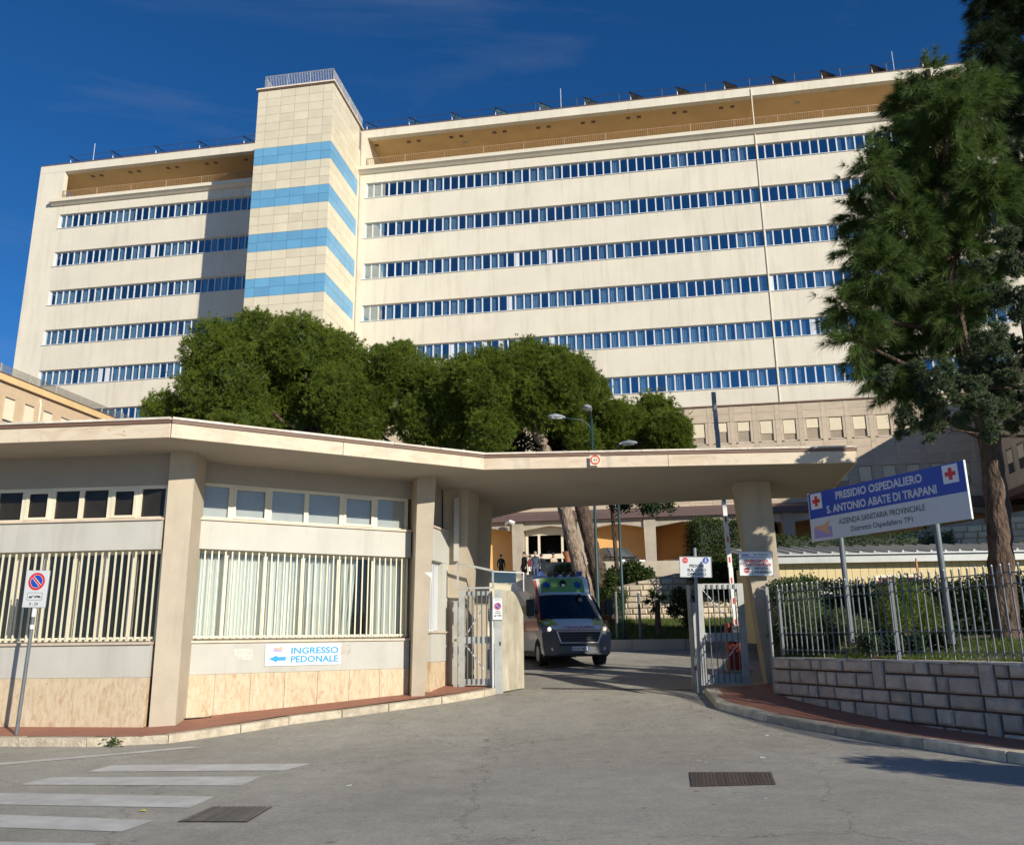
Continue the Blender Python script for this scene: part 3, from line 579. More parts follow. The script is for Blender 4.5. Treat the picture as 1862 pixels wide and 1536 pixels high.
# gate post with the no-parking plate
zb = gz(18.8)
t = thing('gate_post', 'square pale grey steel gate post carrying a no parking plate', 'post', (-.36, 18.82, zb))
MB().box(-.44, -.27, 18.78, 18.92, zb, 2.63).build('post', M['gatewhite'], t); MB().tube((-.475, 18.80, zb), (-.475, 18.80, 2.2), .02).build('conduit', M['alu'], t)
MB().box(-.33, -.30, 18.772, 18.779, 1.45, 1.53).build('lock_plate', M['signblack'], t)
def noparking(t, x, z, r, y):
    MB().disc((x, z), r, 32, y).build('sign_disc', M['signblue'], t, local=True)
    MB().disc((x, z), r, 32, y-.0015, r*.74).build('ring', M['signred'], t, local=True)
    a = R(135); d = Vector((math.cos(a), math.sin(a))); n = Vector((-d.y, d.x)); L_ = r*.76; w = r*.10
    MB().disc((x, z), r*.76, 32, y-.001, r*.71).build('white_line', M['signwhite'], t, local=True)
    for ww, mm, yy in ((w*1.6, 'signwhite', -.001), (w, 'signred', -.002)):
        q = [Vector((x, z))+d*L_*s1+n*ww*s2 for s1, s2 in ((1, 1), (1, -1), (-1, -1), (-1, 1))]
        MB().poly([(v.x, v.y) for v in reversed(q)], y+yy).build('diagonal_bar', M[mm], t, local=True)
def towtruck(t, x, z, w, y, m='signblack'):
    b = MB(); X = lambda a: x+(a-.5)*w; Zz = lambda a: z+a*w
    b.poly([(X(0), Zz(-.06)), (X(.26), Zz(-.06)), (X(.30), Zz(.02)), (X(.40), Zz(.14)), (X(.43), Zz(.13)), (X(.34), Zz(0)), (X(.30), Zz(.06)), (X(.05), Zz(.04))][::1], y)
    b.poly([(X(.45), Zz(0)), (X(1.0), Zz(-.06)), (X(1.0), Zz(.02)), (X(.88), Zz(.08)), (X(.72), Zz(.10)), (X(.6), Zz(.06)), (X(.45), Zz(.06))], y)
    for c in (.07, .22, .56, .9): b.disc((X(c), Zz(-.08 if c < .3 else -.05)), w*.045, 12, y-.0005)
    b.build('tow_truck_symbol', M[m], t, local=True)
t2 = board('no_parking_plate', 'small white no parking plate fixed to the grey gate post', 'sign', (-.36, 18.755, 1.99), 0, .215, .46, M['signwhite'], .006)
noparking(t2, 0, .285, .075, -.004); text('Comune di', .13, .022, 0, .425, -.004, M['signblack'], t2, .01); text('PASSO', .09, .02, 0, .175, -.004, M['signblack'], t2, .01); text('CARRABILE', .14, .02, 0, .14, -.004, M['signblack'], t2, .01); towtruck(t2, 0, .085, .16, -.004)
# solid gate leaf, swung inwards
Gl = FR(-.26, 18.86, 54)
t = thing('solid_gate_leaf', 'peeling beige solid metal gate leaf swung inwards', 'gate', (0, 19.1, gz(19)))
zt = lambda x: 2.62 if x < .3 else 2.62-.55*((x-.3)/.5)**2
pr = [(0, gz(18.9)+.03), (.78, gz(19.4)+.03)]+[(x, zt(x)) for x in (.78, .70, .60, .5, .4, .3, 0)]
MB(Gl).ext([(x, 0, z) for x, z in pr], (0, .07, 0)).build('leaf', M['gatebeige'], t)
MB(Gl).box(-.05, .0, .0, .05, gz(18.8), 2.60).build('hinge_stile', M['gatewhite'], t)
for z in (.9, 2.2): MB(Gl).box(-.09, -.05, .01, .04, z, z+.12).build('hinge', M['rust'], t)
# right pedestrian gate
G = FR(3.86, 18.66, 6); zb = gz(18.7)+.13; H = 2.70
t = thing('barred_gate', 'pale grey barred gate leaf in front of the barrier', 'gate', (4.4, 18.7, zb))
f = MB(G); f.box(.07, .22, 0, .06, zb, H).box(1.0, 1.14, 0, .06, zb, H).box(.22, 1.0, .003, .055, H-.12, H-.004).box(.22, 1.0, .003, .055, 1.48, 1.66).box(.22, 1.0, .003, .055, zb+.02, zb+.22)
f.build('frame', M['gatewhite'], t); bars(t, G, .32, .93, zb+.05, H-.02, 6, .013, M['galv'], -.03)
MB(G).tube((.22, .02, H-.12), (.98, .02, 1.7), .012).build('brace', M['alu'], t); MB(G).tube((.24, .02, .65), (.98, .02, 1.46), .012).build('brace', M['alu'], t)
ch = MB(G)
for k in range(14):
    a = k/13; ch.tube((.02+.2*a, -.05, 1.32+.25*a*a-.02*(k % 2)), (.02+.2*(a+.08), -.05, 1.32+.25*(a+.08)**2), .012, n=5)
ch.build('chain', M['galv'], t)
t = thing('gate_stile', 'slim weathered steel post at the edge of the driveway', 'post', (3.80, 18.66, gz(18.6)))
MB().box(3.74, 3.81, 18.63, 18.70, gz(18.6), 2.66).build('post', M['gatebeige'], t); MB().box(3.84, 3.90, 18.66, 18.72, gz(18.6), 2.30).build('second_post', M['gatewhite'], t)
for z in (.9, 2.3): MB().box(3.79, 3.86, 18.62, 18.64, z, z+.08).build('hinge', M['rust'], t)
# barrier
zb = gz(22.6)
t = thing('road_barrier', 'red lift barrier cabinet with its striped arm raised upright', 'barrier', (5.75, 22.7, zb))
bevel(MB().box(5.50, 5.98, 22.5, 22.9, zb+.02, zb+1.22).build('cabinet', M['redbox'], t), .03)
MB().box(5.44, 6.04, 22.44, 22.96, zb-.05, zb+.05).build('plinth', M['concrete'], t)
MB().tube((5.74, 22.7, zb+1.22), (5.74, 22.7, zb+1.32), .06, .04, 12).build('warning_lamp', M['yellow'], t)
for k in range(12):
    z0 = zb+1.05+k*.53; x = 5.70-.012*k
    MB().box(x-.055, x+.055, 22.40, 22.47, z0, z0+.53).build('arm_segment', M['signwhite'] if k < 7 else M['lamphead'], t)
    if k < 9: MB().box(x-.02, x+.02, 22.392, 22.399, z0+.12, z0+.26).build('arm_reflector', M['signred'] if k < 5 else M['signblack'], t)
MB().box(5.60, 5.78, 22.38, 22.50, zb+.75, zb+1.15).build('arm_clamp', M['darkmetal'], t)
# pedestrian notice on its own pole
t = board('pedestrian_notice', 'grey notice sending pedestrians to the opposite side, on a slim pole', 'sign', (3.92, 18.48, 2.83), -3, .66, .42, M['signgrey'], .012, 1.5)
for s_, z in (('PEDONI', .235), ('SUL LATO', .145), ('OPPOSTO', .055)): text(s_, {'PEDONI': .30, 'SUL LATO': .40, 'OPPOSTO': .40}[s_], .062, .02, z, -.003, M['signblack'], t, .03)
oc = [(-.22+.065*math.cos(R(22.5+45*k)), .35+.065*math.sin(R(22.5+45*k))) for k in range(8)]; MB().poly(oc, -.003).build('stop_octagon', M['signred'], t, local=True); text('STOP', .09, .035, -.22, .35, -.005, M['signgrey'], t, .01)
MB().disc((.22, .35), .065, 24, -.003).build('blue_disc', M['signblue'], t, local=True)
MB().disc((.222, .392), .011, 10, -.005).poly([(.205, .345), (.235, .345), (.235, .378), (.205, .378)], -.005).poly([(.19, .305), (.205, .305), (.222, .345), (.207, .345)], -.005).poly([(.245, .305), (.258, .305), (.237, .345), (.222, .345)], -.005).build('walking_figure', M['signgrey'], t, local=True)
MB().tube((.0, .035, -2.42), (.0, .035, .62), .035, n=10).build('pole', M['lamphead'], t, local=True)
# coronavirus notice on the pier
t = board('entry_ban_notice', 'white notice with red capitals and a no entry disc on the pier', 'sign', (5.31, 18.76, 2.86), -4, .72, .52, M['signwhite'], .006, 1.5)
text('EMERGENZA', .50, .066, .02, .315, -.003, M['signred'], t, .03); text('CORONAVIRUS', .60, .066, .02, .235, -.003, M['signred'], t, .03)
text('VIETATO', .30, .055, .10, .155, -.003, M['signblack'], t, .03); text("L'INGRESSO", .42, .055, .11, .075, -.003, M['signblack'], t, .03)
text('ASP TRAPANI', .30, .036, .1, .455, -.003, M['signblack'], t, .004); MB().box(-.31, .31, -.003, 0, .395, .403).build('rule', M['signblue'], t, local=True)
MB().poly([(-.30, .425), (-.15, .425), (-.15, .46), (-.30, .46)], -.003).build('emblem', M['violet'], t, local=True)
MB().disc((-.21, .11), .06, 24, -.003).build('no_entry_disc', M['signred'], t, local=True); MB().box(-.255, -.165, -.005, -.003, .098, .122).build('no_entry_bar', M['signwhite'], t, local=True)
# sticker and pads
t = tag(MB(FR(5.48, 18.85, -4)).box(-.02, .13, 0, .01, 1.62, 1.84).build('green_label', mat('green_print', (.25, .45, .30), .6, .3, 20)), 'small green and blue label stuck on the tapering pier', 'label')

# --- rough stone wall on the right
SW = FR(5.12, 17.5, -68); WL = 11.0; ZT = 1.165
wall = thing('stone_wall', 'retaining wall of rough squared stone blocks below the steel fence', 'wall', (6.2, 14.8, .2))
gb = lambda u: gz((SW @ Vector((u, 0, 0))).y)+.10
seg = [k*.5 for k in range(23)]; core = MB(SW)
for a, b_ in zip(seg, seg[1:]): core.hexa([(a, .05, gb(a)-.2), (b_, .05, gb(b_)-.2), (b_, .45, gb(b_)-.2), (a, .45, gb(a)-.2)], [(a, .05, ZT-.03), (b_, .05, ZT-.03), (b_, .45, ZT-.03), (a, .45, ZT-.03)])
core.build('mortar_core', M['mortar'], wall)
random.seed(11)
tops = [ZT, ZT-.215, ZT-.475, ZT-.70, ZT-.965, ZT-1.2]; pil = [2.62, 4.72, 7.4]
for r in range(5):
    z1 = tops[r]-.014; z0 = tops[r+1]+.014; u = 0.
    while u < WL-.1:
        w = random.choice((.26, .32, .40, .48, .60))*random.uniform(.9, 1.1); nxt = next((q for q in pil if u < q+.26 and u+w > q-.06), None)
        if nxt is not None and (r in (0, 1, 3, 4)):
            if u >= nxt-.02:
                if r in (0, 3): 
                    zz0 = max(tops[min(5, r+2)]+.012, gb(u)-.05)
                    if zz0 < z1-.05: MB(SW).bbox(u+.012, u+.25, -.03, .06, zz0, z1, .022).build('block', M['block'], wall)
                u += .262; continue
            w = max(.12, nxt-u)
        b0 = gb(u+w/2)-.04; zz = max(z0, b0)
        if zz < z1-.03:
            j = random.uniform(-.025, .012)
            o = MB(SW).bbox(u+.018+random.uniform(0, .010), u+w-.018, -.022+j*.9, .06, zz+random.uniform(0, .005), z1-random.uniform(0, .005), random.uniform(.022, .04)).build('block', M['block'], wall)
        u += w
# chipped top edge; the sun on it is put into the paler stone
u = .1
while u < WL-.3:
    w = random.uniform(.25, .7); k = random.uniform(.02, .07); MB(SW).hexa([(u, -.028, ZT-k*.2), (u+w, -.028, ZT-k*.6), (u+w, .40, ZT-.005), (u, .40, ZT-.005)], [(u, -.018, ZT+.004), (u+w, -.012, ZT+.002), (u+w, .40, ZT+.012), (u, .40, ZT+.012)]).build('coping_chip', M['chip'], wall); u += w+.006
# return of the wall towards the pier, its sunlit look put into paler mortar
RW = FR(5.12, 17.5, 74); rc = MB(RW).box(.0, 1.35, -.42, -.02, .3, ZT-.03).build('return_core', M['mortarlight'], wall)
for r in range(4):
    z1, z0 = tops[r]-.01, tops[r+1]+.01; u = .0
    while u < 1.3:
        w = random.uniform(.3, .5); w = min(w, 1.36-u)
        MB(FR(5.12, 17.5, 74)).add([(u+.01, .02, max(z0, .42)), (u+w-.01, .02, max(z0, .42)), (u+w-.01, .03, z1), (u+.01, .03, z1), (u+.01, -.04, max(z0, .42)), (u+w-.01, -.04, max(z0, .42)), (u+w-.01, -.04, z1), (u+.01, -.04, z1)], [(0, 3, 2, 1), (4, 5, 6, 7), (0, 1, 5, 4), (1, 2, 6, 5), (2, 3, 7, 6), (3, 0, 4, 7)]).build('block', M['block'], wall); u += w
# --- steel fence on the wall
fence = thing('steel_fence', 'galvanised vertical bar fence standing on the stone wall', 'fence', tuple(SW @ Vector((3, .2, ZT))))
nb = 66
for k in range(nb):
    u = .12+k*.145; zt = 2.56+.0*u
    o = MB(SW).box(u-.010, u+.010, .174, .194, ZT+.0+(.06 if k % 4 else 0), zt).build('bar', M['galv'], fence)
    MB(SW).hexa([(u-.011, .173, zt), (u+.011, .173, zt), (u+.011, .195, zt), (u-.011, .195, zt)], [(u-.008, .176, zt+.02), (u+.008, .176, zt+.02), (u+.008, .192, zt+.02), (u-.008, .192, zt+.02)]).build('tip', M['alu'], fence)  # tips in paler metal than the bars, standing in for sun on them
for z in (1.30, 1.62, 2.28, 2.44): MB(SW).box(.06, .12+nb*.145, .200, .218, z, z+.018).build('rail', M['galv'], fence)
for u in (.05, 3.0, 6.0, 9.0): MB(SW).box(u-.03, u+.03, .21, .27, ZT, 2.5).build('post', M['galv'], fence)
t = thing('fence_end_panel', 'peeling white painted panel between the pier and the fence', 'panel', (5.3, 17.9, ZT))
MB(FR(5.14, 17.62, 74)).box(.0, .95, -.03, .0, ZT, 2.50).build('panel', M['gatebeige'], t); MB(FR(5.14, 17.62, 74)).box(-.06, .0, -.06, .0, ZT, 2.55).build('post', M['gatewhite'], t)

# --- hospital name board
BR = (5.88+.0, 16.75); yawb = -66.0
L_, Hh = 3.46, .93
o0 = at(1478, 985, 16.4); 
t = thing('hospital_board', 'large blue and white hospital name board with red crosses on two steel poles', 'sign', (o0.x, o0.y, o0.z), rot=(0, R(0.0), R(yawb)))
th = .03
MB().box(0, L_, 0, th, 0, Hh).build('panel', M['signwhite'], t, local=True)
MB().box(L_, L_+.012, -.006, th+.004, -.006, Hh+.006).box(-.012, 0, -.006, th+.004, -.006, Hh+.006).build('edge', M['signwhite'], t, local=True)
MB().box(0, L_, -.003, 0, .435, Hh).build('blue_field', M['signblue'], t, local=True)
MB().box(0, L_, -.0025, 0, 0, .434).build('grey_field', M['signgrey'], t, local=True)
text('PRESIDIO OSPEDALIERO', 1.95, .150, 1.68, .79, -.006, M['signgrey'], t, .035); text('S. ANTONIO ABATE DI TRAPANI', 2.46, .150, 1.68, .56, -.006, M['signgrey'], t, .035)
text('AZIENDA SANITARIA PROVINCIALE', 1.92, .105, 1.68, .30, -.006, M['signblack'], t, .004); text('Distretto Ospedaliero TP1', 1.37, .125, 1.68, .12, -.006, M['signblack'], t, .004)
for x, z in ((.20, .76), (3.20, .76)):
    w = .29; MB().box(x-w/2, x+w/2, -.006, -.003, z-.15, z+.15).build('white_square', M['signwhite'], t, local=True)
    MB().poly([(x+a, z+b) for a, b in ((-.035, -.10), (.035, -.10), (.035, -.035), (.10, -.035), (.10, .035), (.035, .035), (.035, .10), (-.035, .10), (-.035, .035), (-.10, .035), (-.10, -.035), (-.035, -.035))], -.008).build('red_cross', M['signred'], t, local=True)
MB().box(.07, .53, -.005, -.003, .05, .25).build('emblem_field', M['violet'], t, local=True); sicily(t, .09, .10, .42, .27, -.007)
for x in (.64, 2.74): MB().tube((x, th+.05, -1.9), (x, th+.05, .6), .05, n=12).build('pole', M['galv'], t, local=True)

# --- no parking sign on the left pavement
p0 = Vector((-8.10, 14.48, gz(14.5)+.13))
t = thing('no_parking_sign', 'no parking sign with tow-away symbol on a leaning grey pole', 'sign', p0, rot=(0, R(1.2), R(-4)))
MB().tube((0, .03, 0), (0, .03, 2.25), .03, n=10).build('pole', M['galv'], t, local=True); MB().tube((0, .03, 1.86), (0, .03, 2.0), .032, n=10).tube((0, .03, 1.66), (0, .03, 1.73), .032, n=10).build('sticker_band', M['signwhite'], t, local=True)
bevel(MB().box(-.20, .20, -.012, .0, 2.01, 2.62).build('panel', M['signgrey'], t, local=True), .02)
MB().box(-.205, .205, .0, .012, 2.005, 2.625).build('rim', M['signedge'], t, local=True)
noparking(t, 0, 2.44, .145, -.016); fr = MB()
for q in ((-.13, .13, 2.25, 2.254), (-.13, .13, 2.13, 2.134), (-.13, -.126, 2.134, 2.25), (.126, .13, 2.134, 2.25)): fr.box(q[0], q[1], -.015, -.0125, q[2], q[3])
fr.build('symbol_frame', M['signblack'], t, local=True); towtruck(t, 0, 2.185, .21, -.015); text('0 - 24', .15, .05, 0, 2.07, -.015, M['signblack'], t, .01)
# ================================================================== hospital: main block with stair tower, podium and two low wings
HY = -9.4; n_ = Vector((-math.sin(R(HY)), math.cos(R(HY)), 0)); HB = FR(n_.x*60, n_.y*60, HY)     # local x along the front, y into the building
HO = thing('hospital_block', 'tall cream hospital block with ribbon windows and blue-banded stair tower', 'building', (n_.x*60, n_.y*60, 4.8), HY)
UL, UT0, UT1, UJ, UR = -52.45, -28.65, -22.47, 9.3, 44.0
ZR = 43.05; ROW = [38.08-3.59*k for k in range(6)]; WH = 1.34
def hb(): return MB(HB)
# spandrels: long wall strips between the window ribbons
def wall_part(u0, u1, name='wall'):
    b = hb(); zs = [(38.08, 39.0)]+[(ROW[k+1], ROW[k]-WH) for k in range(5)]+[(17.5, ROW[5]-WH)]
    for z0, z1 in zs: b.box(u0, u1, 0, .45, z0, z1)
    return b
sec = [(UL, UJ-.02), (UJ+.02, UR)]
for u0, u1 in sec: wall_part(u0, u1).build('wall', M['cream'], HO)
hb().box(UJ-.02, UJ+.02, .04, .4, 17.5, 39).build('expansion_joint', M['joint'], HO)
MB(HB).path([(UJ, -.03, 17.4), (UJ, -.03, 42.9)], .05, 6).build('downpipe', M['cream2'], HO)
# end piers beside the ribbons
hb().box(UL, -49.98, -.004, .45, 17.5, 42.3).build('end_pier', M['cream'], HO)
hb().box(UT1, -21.88, -.004, .45, 17.5, 39).build('end_pier', M['cream'], HO)
hb().box(UL, UR, 5.2, 16, 17.5, 38.6).build('core', M['room'], HO)
hb().box(UL+.3, UR, .46, 6.5, 38.2, 38.99).build('loggia_floor', M['cream2'], HO)
hb().box(UL, UL+.3, .45, 16, 17.5, 42.2).build('end_wall', M['cream'], HO)
# terrace ledge, roof slab
for u0, u1 in ((-50.9, UT0), (UT1-.1, UR)):
    hb().box(u0, u1, -.45, .5, 39.16, 39.46).hexa([tuple(x) for x in ((u0+.15, -.12, 38.92), (u1, -.12, 38.92), (u1, .4, 38.92), (u0+.15, .4, 38.92))], [(u0+.05, -.40, 39.155), (u1, -.40, 39.155), (u1, .4, 39.155), (u0+.05, .4, 39.155)]).build('terrace_ledge', M['cream2'], HO)
for u0, u1 in ((UL, UT0+.3), (UT1-.3, UJ-.01), (UJ+.01, UR)):
    hb().box(u0, u1, 0, .5, 42.32, ZR).build('roof_fascia', M['cream'], HO)
    hb().box(u0, u1, -.04, .54, ZR+.002, ZR+.06).build('roof_flashing', M['rust'], HO)
    hb().box(u0+(.3 if u0 == UL else 0), u1, .5, 7, 42.34, 42.7).build('loggia_soffit', M['soffit'], HO)
hb().box(-46, UR, 6.5, 7, 39, 42.34).build('loggia_back_wall', M['soffit'], HO)
hb().box(UT1, -21.9, .0, 7, 39.47, 42.32).build('loggia_side_wall', M['cream2'], HO)
# loggia railing and roof railing
for u0, u1 in ((-49.9, UT0), (-21.9, UR)):
    g = hb(); n = int((u1-u0)/.16); g.box(u0, u1, -.02, .02, 40.32, 40.37).box(u0, u1, -.015, .015, 39.55, 39.58)
    for k in range(n+1): u = u0+(u1-u0)*k/n; g.box(u-.011, u+.011, -.011, .011, 39.58, 40.32)
    for k in range(int((u1-u0)/3.3)+1): u = u0+k*3.3; g.box(u-.03, u+.03, -.03, .03, 39.45, 40.4)
    g.build('loggia_railing', M['railbrown'], HO)
    g = hb(); g.tube((u0+(0 if u0 > -30 else .6), .3, ZR+.95), (u1, .3, ZR+.95), .022, n=5).tube((u0+(0 if u0 > -30 else .6), .3, ZR+.45), (u1, .3, ZR+.45), .018, n=5)
    for k in range(int((u1-u0)/3.4)+1): u = u0+.6+k*3.4; g.tube((u, .3, ZR+.05), (u, .3, ZR+1.0), .025, n=5)
    g.build('roof_railing', M['darkmetal'], HO)
# soffit vents in pairs and patches of fallen plaster
for k in range(-9, 8):
    for du in (-.43, .43):
        u = -18.24+3.68*k+du
        if UT0-.2 < u < UT1+.6 or u < -49.4: continue
        hb().box(u-.17, u+.17, 1.05, 1.38, 42.325, 42.338).build('soffit_vent', M['rust'], HO)
for u, w, d in ((-46.8, .9, .5), (-44.6, .7, .35), (-41.2, .8, .5), (-16.6, 1.2, .5), (-14, .6, 2.2), (15.5, .8, .5), (13, .5, 1.6)):
    pts = [(u+w*.5*math.cos(a)*random.uniform(.7, 1.1), d+.22*math.sin(a)*random.uniform(.7, 1.1)) for a in [k*math.pi/5 for k in range(10)]]
    hb().prism(pts, 42.328, 42.339).build('plaster_patch', M['concrete'], HO)
# window ribbons
panes = []
def ribbon(k, u0, u1, pitch, alt):
    zt = ROW[k]; zb = zt-WH; us = [u0]; i = 0; hm = .050 if u0 > -30 else .036
    while us[-1] < u1-.2: us.append(min(u1, us[-1]+pitch*(1+(alt if i % 2 else -alt)))); i += 1
    b = hb(); b.box(u0-.1, u1, -.06, .3, zb-.05, zb-.002).box(u0, u1, .17, .27, zb, zb+.05).box(u0, u1, .17, .27, zt-.06, zt-.002)
    for u in us[1:-1]: b.box(u-hm, u+hm, .15, .26, zb+.05, zt-.06)
    b.box(u0, u0+.1, .06, .26, zb+.05, zt-.06)
    rib = b.build('window_ribbon', M['alu'], HO)
    rm = hb().add([(u0, 1.6, zb), (u1, 1.6, zb), (u1, 1.6, zt), (u0, 1.6, zt), (u0, .45, zb), (u1, .45, zb), (u1, .45, zt), (u0, .45, zt)], [(0, 3, 2, 1), (4, 5, 1, 0), (3, 2, 6, 7)]).build('room_shell', M['room'], rib)
    for j in range(len(us)-1): panes.append((k, us[j]+hm, us[j+1]-hm, zb+.05, zt-.06, rib))
for k in range(6):
    ribbon(k, -21.88, UJ-.02, .6492, .045); ribbon(k, UJ+.02, 26 if k else 30, .655, .05)
    ribbon(k, -49.98, UT0+.1, .6085, .03)
def pd(p): q = HB @ Vector(((p[1]+p[2])/2, 0, p[3])); return (q-Vector((0, 0, EYE))).length
def seen(p):
    u = p[1]
    if u > 16.5: return False
    if p[0] == 5: return u > -2.6 or u < -44
    if p[0] == 4: return u > -17.6 or (u < -37)
    return True
order = sorted(panes, key=lambda p: (not seen(p), pd(p)))
rest = hb(); cur = {}; random.seed(5)
def curtain_mesh(w, h, wave, full):
    b = MB(); n = 12; vs = []
    for j in range(n+1): x = w*j/n; vs += [(x, wave*math.sin(j*2.2), 0), (x, wave*math.sin(j*2.2), h)]
    return b.add(vs, [(2*i, 2*i+2, 2*i+3, 2*i+1) for i in range(n)])
for i, p in enumerate(order):
    k, a, b_, z0, z1, rib = p
    if i < 300: hb().box(a, b_, .20, .215, z0, z1).build('pane', M['glass'], rib)
    else: rest.box(a, b_, .20, .215, z0, z1)
    # what hangs behind the glass
    r = random.random(); dens = (.22, .42, .50, .58, .80, .66)[k]
    if r < dens:
        cm = curtain_mesh((b_-a)*random.choice((1, 1, .95, .55)), (z1-z0), .035, 1); cm2 = hb(); off = random.choice((0, 0, .25*(b_-a)))
        cm2.add([(a+off*.4+x, .30+y, z0+z) for x, y, z in cm.v], cm.f); cur.setdefault(rib.name, [rib, MB()])[1].add(cm2.v, cm2.f)
for rib, b in cur.values(): b.build('curtains', M['curtain'], rib, kind='stuff')
rest.build('far_panes', M['glass'], HO, kind='stuff')
# opened sashes and white blinds here and there
for k, u in ((5, -20.9), (4, -14.6), (4, -12.0), (4, -10.6), (4, -9.3), (4, -6.6), (2, -9.2), (2, -6.4), (3, -9.6), (1, -40.4), (4, -44.0), (4, -43.4), (3, 9.9), (4, 12.0)):
    if not any(p[0] == k and p[1]-.3 < u < p[2]+.3 for p in panes): continue
    p = min((p for p in panes if p[0] == k), key=lambda p: abs((p[1]+p[2])/2-u))
    hb().box(p[1]+.03, p[1]+.30, .185, .195, p[3]+.02, p[4]-.02).build('white_curtain', M['alu'], p[5])
for k, u0, u1 in [(kk, -21.78, -20.2) for kk in (0, 1, 2, 3)]:
    pp = [p for p in panes if p[0] == k and p[1] >= u0-.1 and p[2] <= u1]
    for p in pp: hb().box(p[1], p[2], .222, .235, p[3], p[4]).build('blind', mat('beige_blind', (.42, .40, .30), .8, .05), p[5])

# --- stair tower clad in panels
TD = 6.3; ZTT = 43.30; PH = .718
tower = hb().box(UT0+.03, UT1-.03, -TD+.03, 1.0, 4.5, ZTT-.01).build('stair_tower', M['joint'], HO)
hb().box(UT0-.12, UT1+.12, -TD-.12, .5, ZTT, ZTT+.10).build('tower_coping', M['cap'], tower)
hb().box(UT0-.06, UT1+.06, -TD-.06, .5, ZTT-.12, ZTT-.001).build('coping_drip', M['rust'], tower)
cw = [0, .75, 1.915, 3.08, 4.22, 5.39, 6.18]; cs = [0, .55, 1.65, 2.75, 3.85, 4.95, 5.85]
def blue(r): return r >= 7 and (r-7) % 5 < 2
for r in range(25):
    z1 = ZTT-.13-r*PH; z0 = z1-PH; mm = M['tileblue'] if blue(r) else M['tilecream']
    for i in range(6):
        hb().box(UT0+cw[i]+.012, UT0+cw[i+1]-.012, -TD, -TD+.03, z0+.010, z1-.010).build('cladding_panel', mm, tower)
        hb().add([(UT1, -TD+cs[i]+.012, z0+.01), (UT1, -TD+cs[i+1]-.012, z0+.01), (UT1, -TD+cs[i+1]-.012, z1-.01), (UT1, -TD+cs[i]+.012, z1-.01), (UT1-.03, -TD+cs[i]+.012, z0+.01), (UT1-.03, -TD+cs[i+1]-.012, z0+.01), (UT1-.03, -TD+cs[i+1]-.012, z1-.01), (UT1-.03, -TD+cs[i]+.012, z1-.01)],
                 [(0, 1, 2, 3), (7, 6, 5, 4), (0, 4, 5, 1), (3, 2, 6, 7), (0, 3, 7, 4), (1, 5, 6, 2)]).build('cladding_panel', mm, tower)
rest = hb()
for r in range(25, 36):
    z1 = ZTT-.13-r*PH
    for i in range(6): rest.box(UT0+cw[i]+.012, UT0+cw[i+1]-.012, -TD, -TD+.03, z1-PH+.01, z1-.01).box(UT1-.03, UT1, -TD+cs[i]+.012, -TD+cs[i+1]-.012, z1-PH+.01, z1-.01)
rest.build('lower_cladding', M['tilecream'], tower, kind='stuff')
hb().box(UT1-.04, UT1-.003, -.43, -.04, 22, ZTT-2.2).build('corner_strip', M['cream2'], tower)
g = hb(); ZG = ZTT+.10
for (ax, ay), (bx, by) in (((UT0+.5, -TD+.05), (UT1-.1, -TD+.05)), ((UT1-.1, -TD+.05), (UT1-.1, .4)), ((UT0+.5, -TD+.05), (UT0+.5, .4))):
    L_ = math.hypot(bx-ax, by-ay); n = int(L_/.13)
    g.tube((ax, ay, ZG+1.1), (bx, by, ZG+1.1), .03, n=5).tube((ax, ay, ZG+.12), (bx, by, ZG+.12), .025, n=5)
    for k in range(n+1): x, y = ax+(bx-ax)*k/n, ay+(by-ay)*k/n; g.tube((x, y, ZG+(.0 if k % 14 == 0 else .12)), (x, y, ZG+1.1), .03 if k % 14 == 0 else .016, n=4)
g.build('tower_railing', M['railgrey'], tower)
hb().tube((UT1+.05, -.05, 22), (UT1+.05, -.05, 42.9), .05).build('downpipe', M['concrete'], HO)

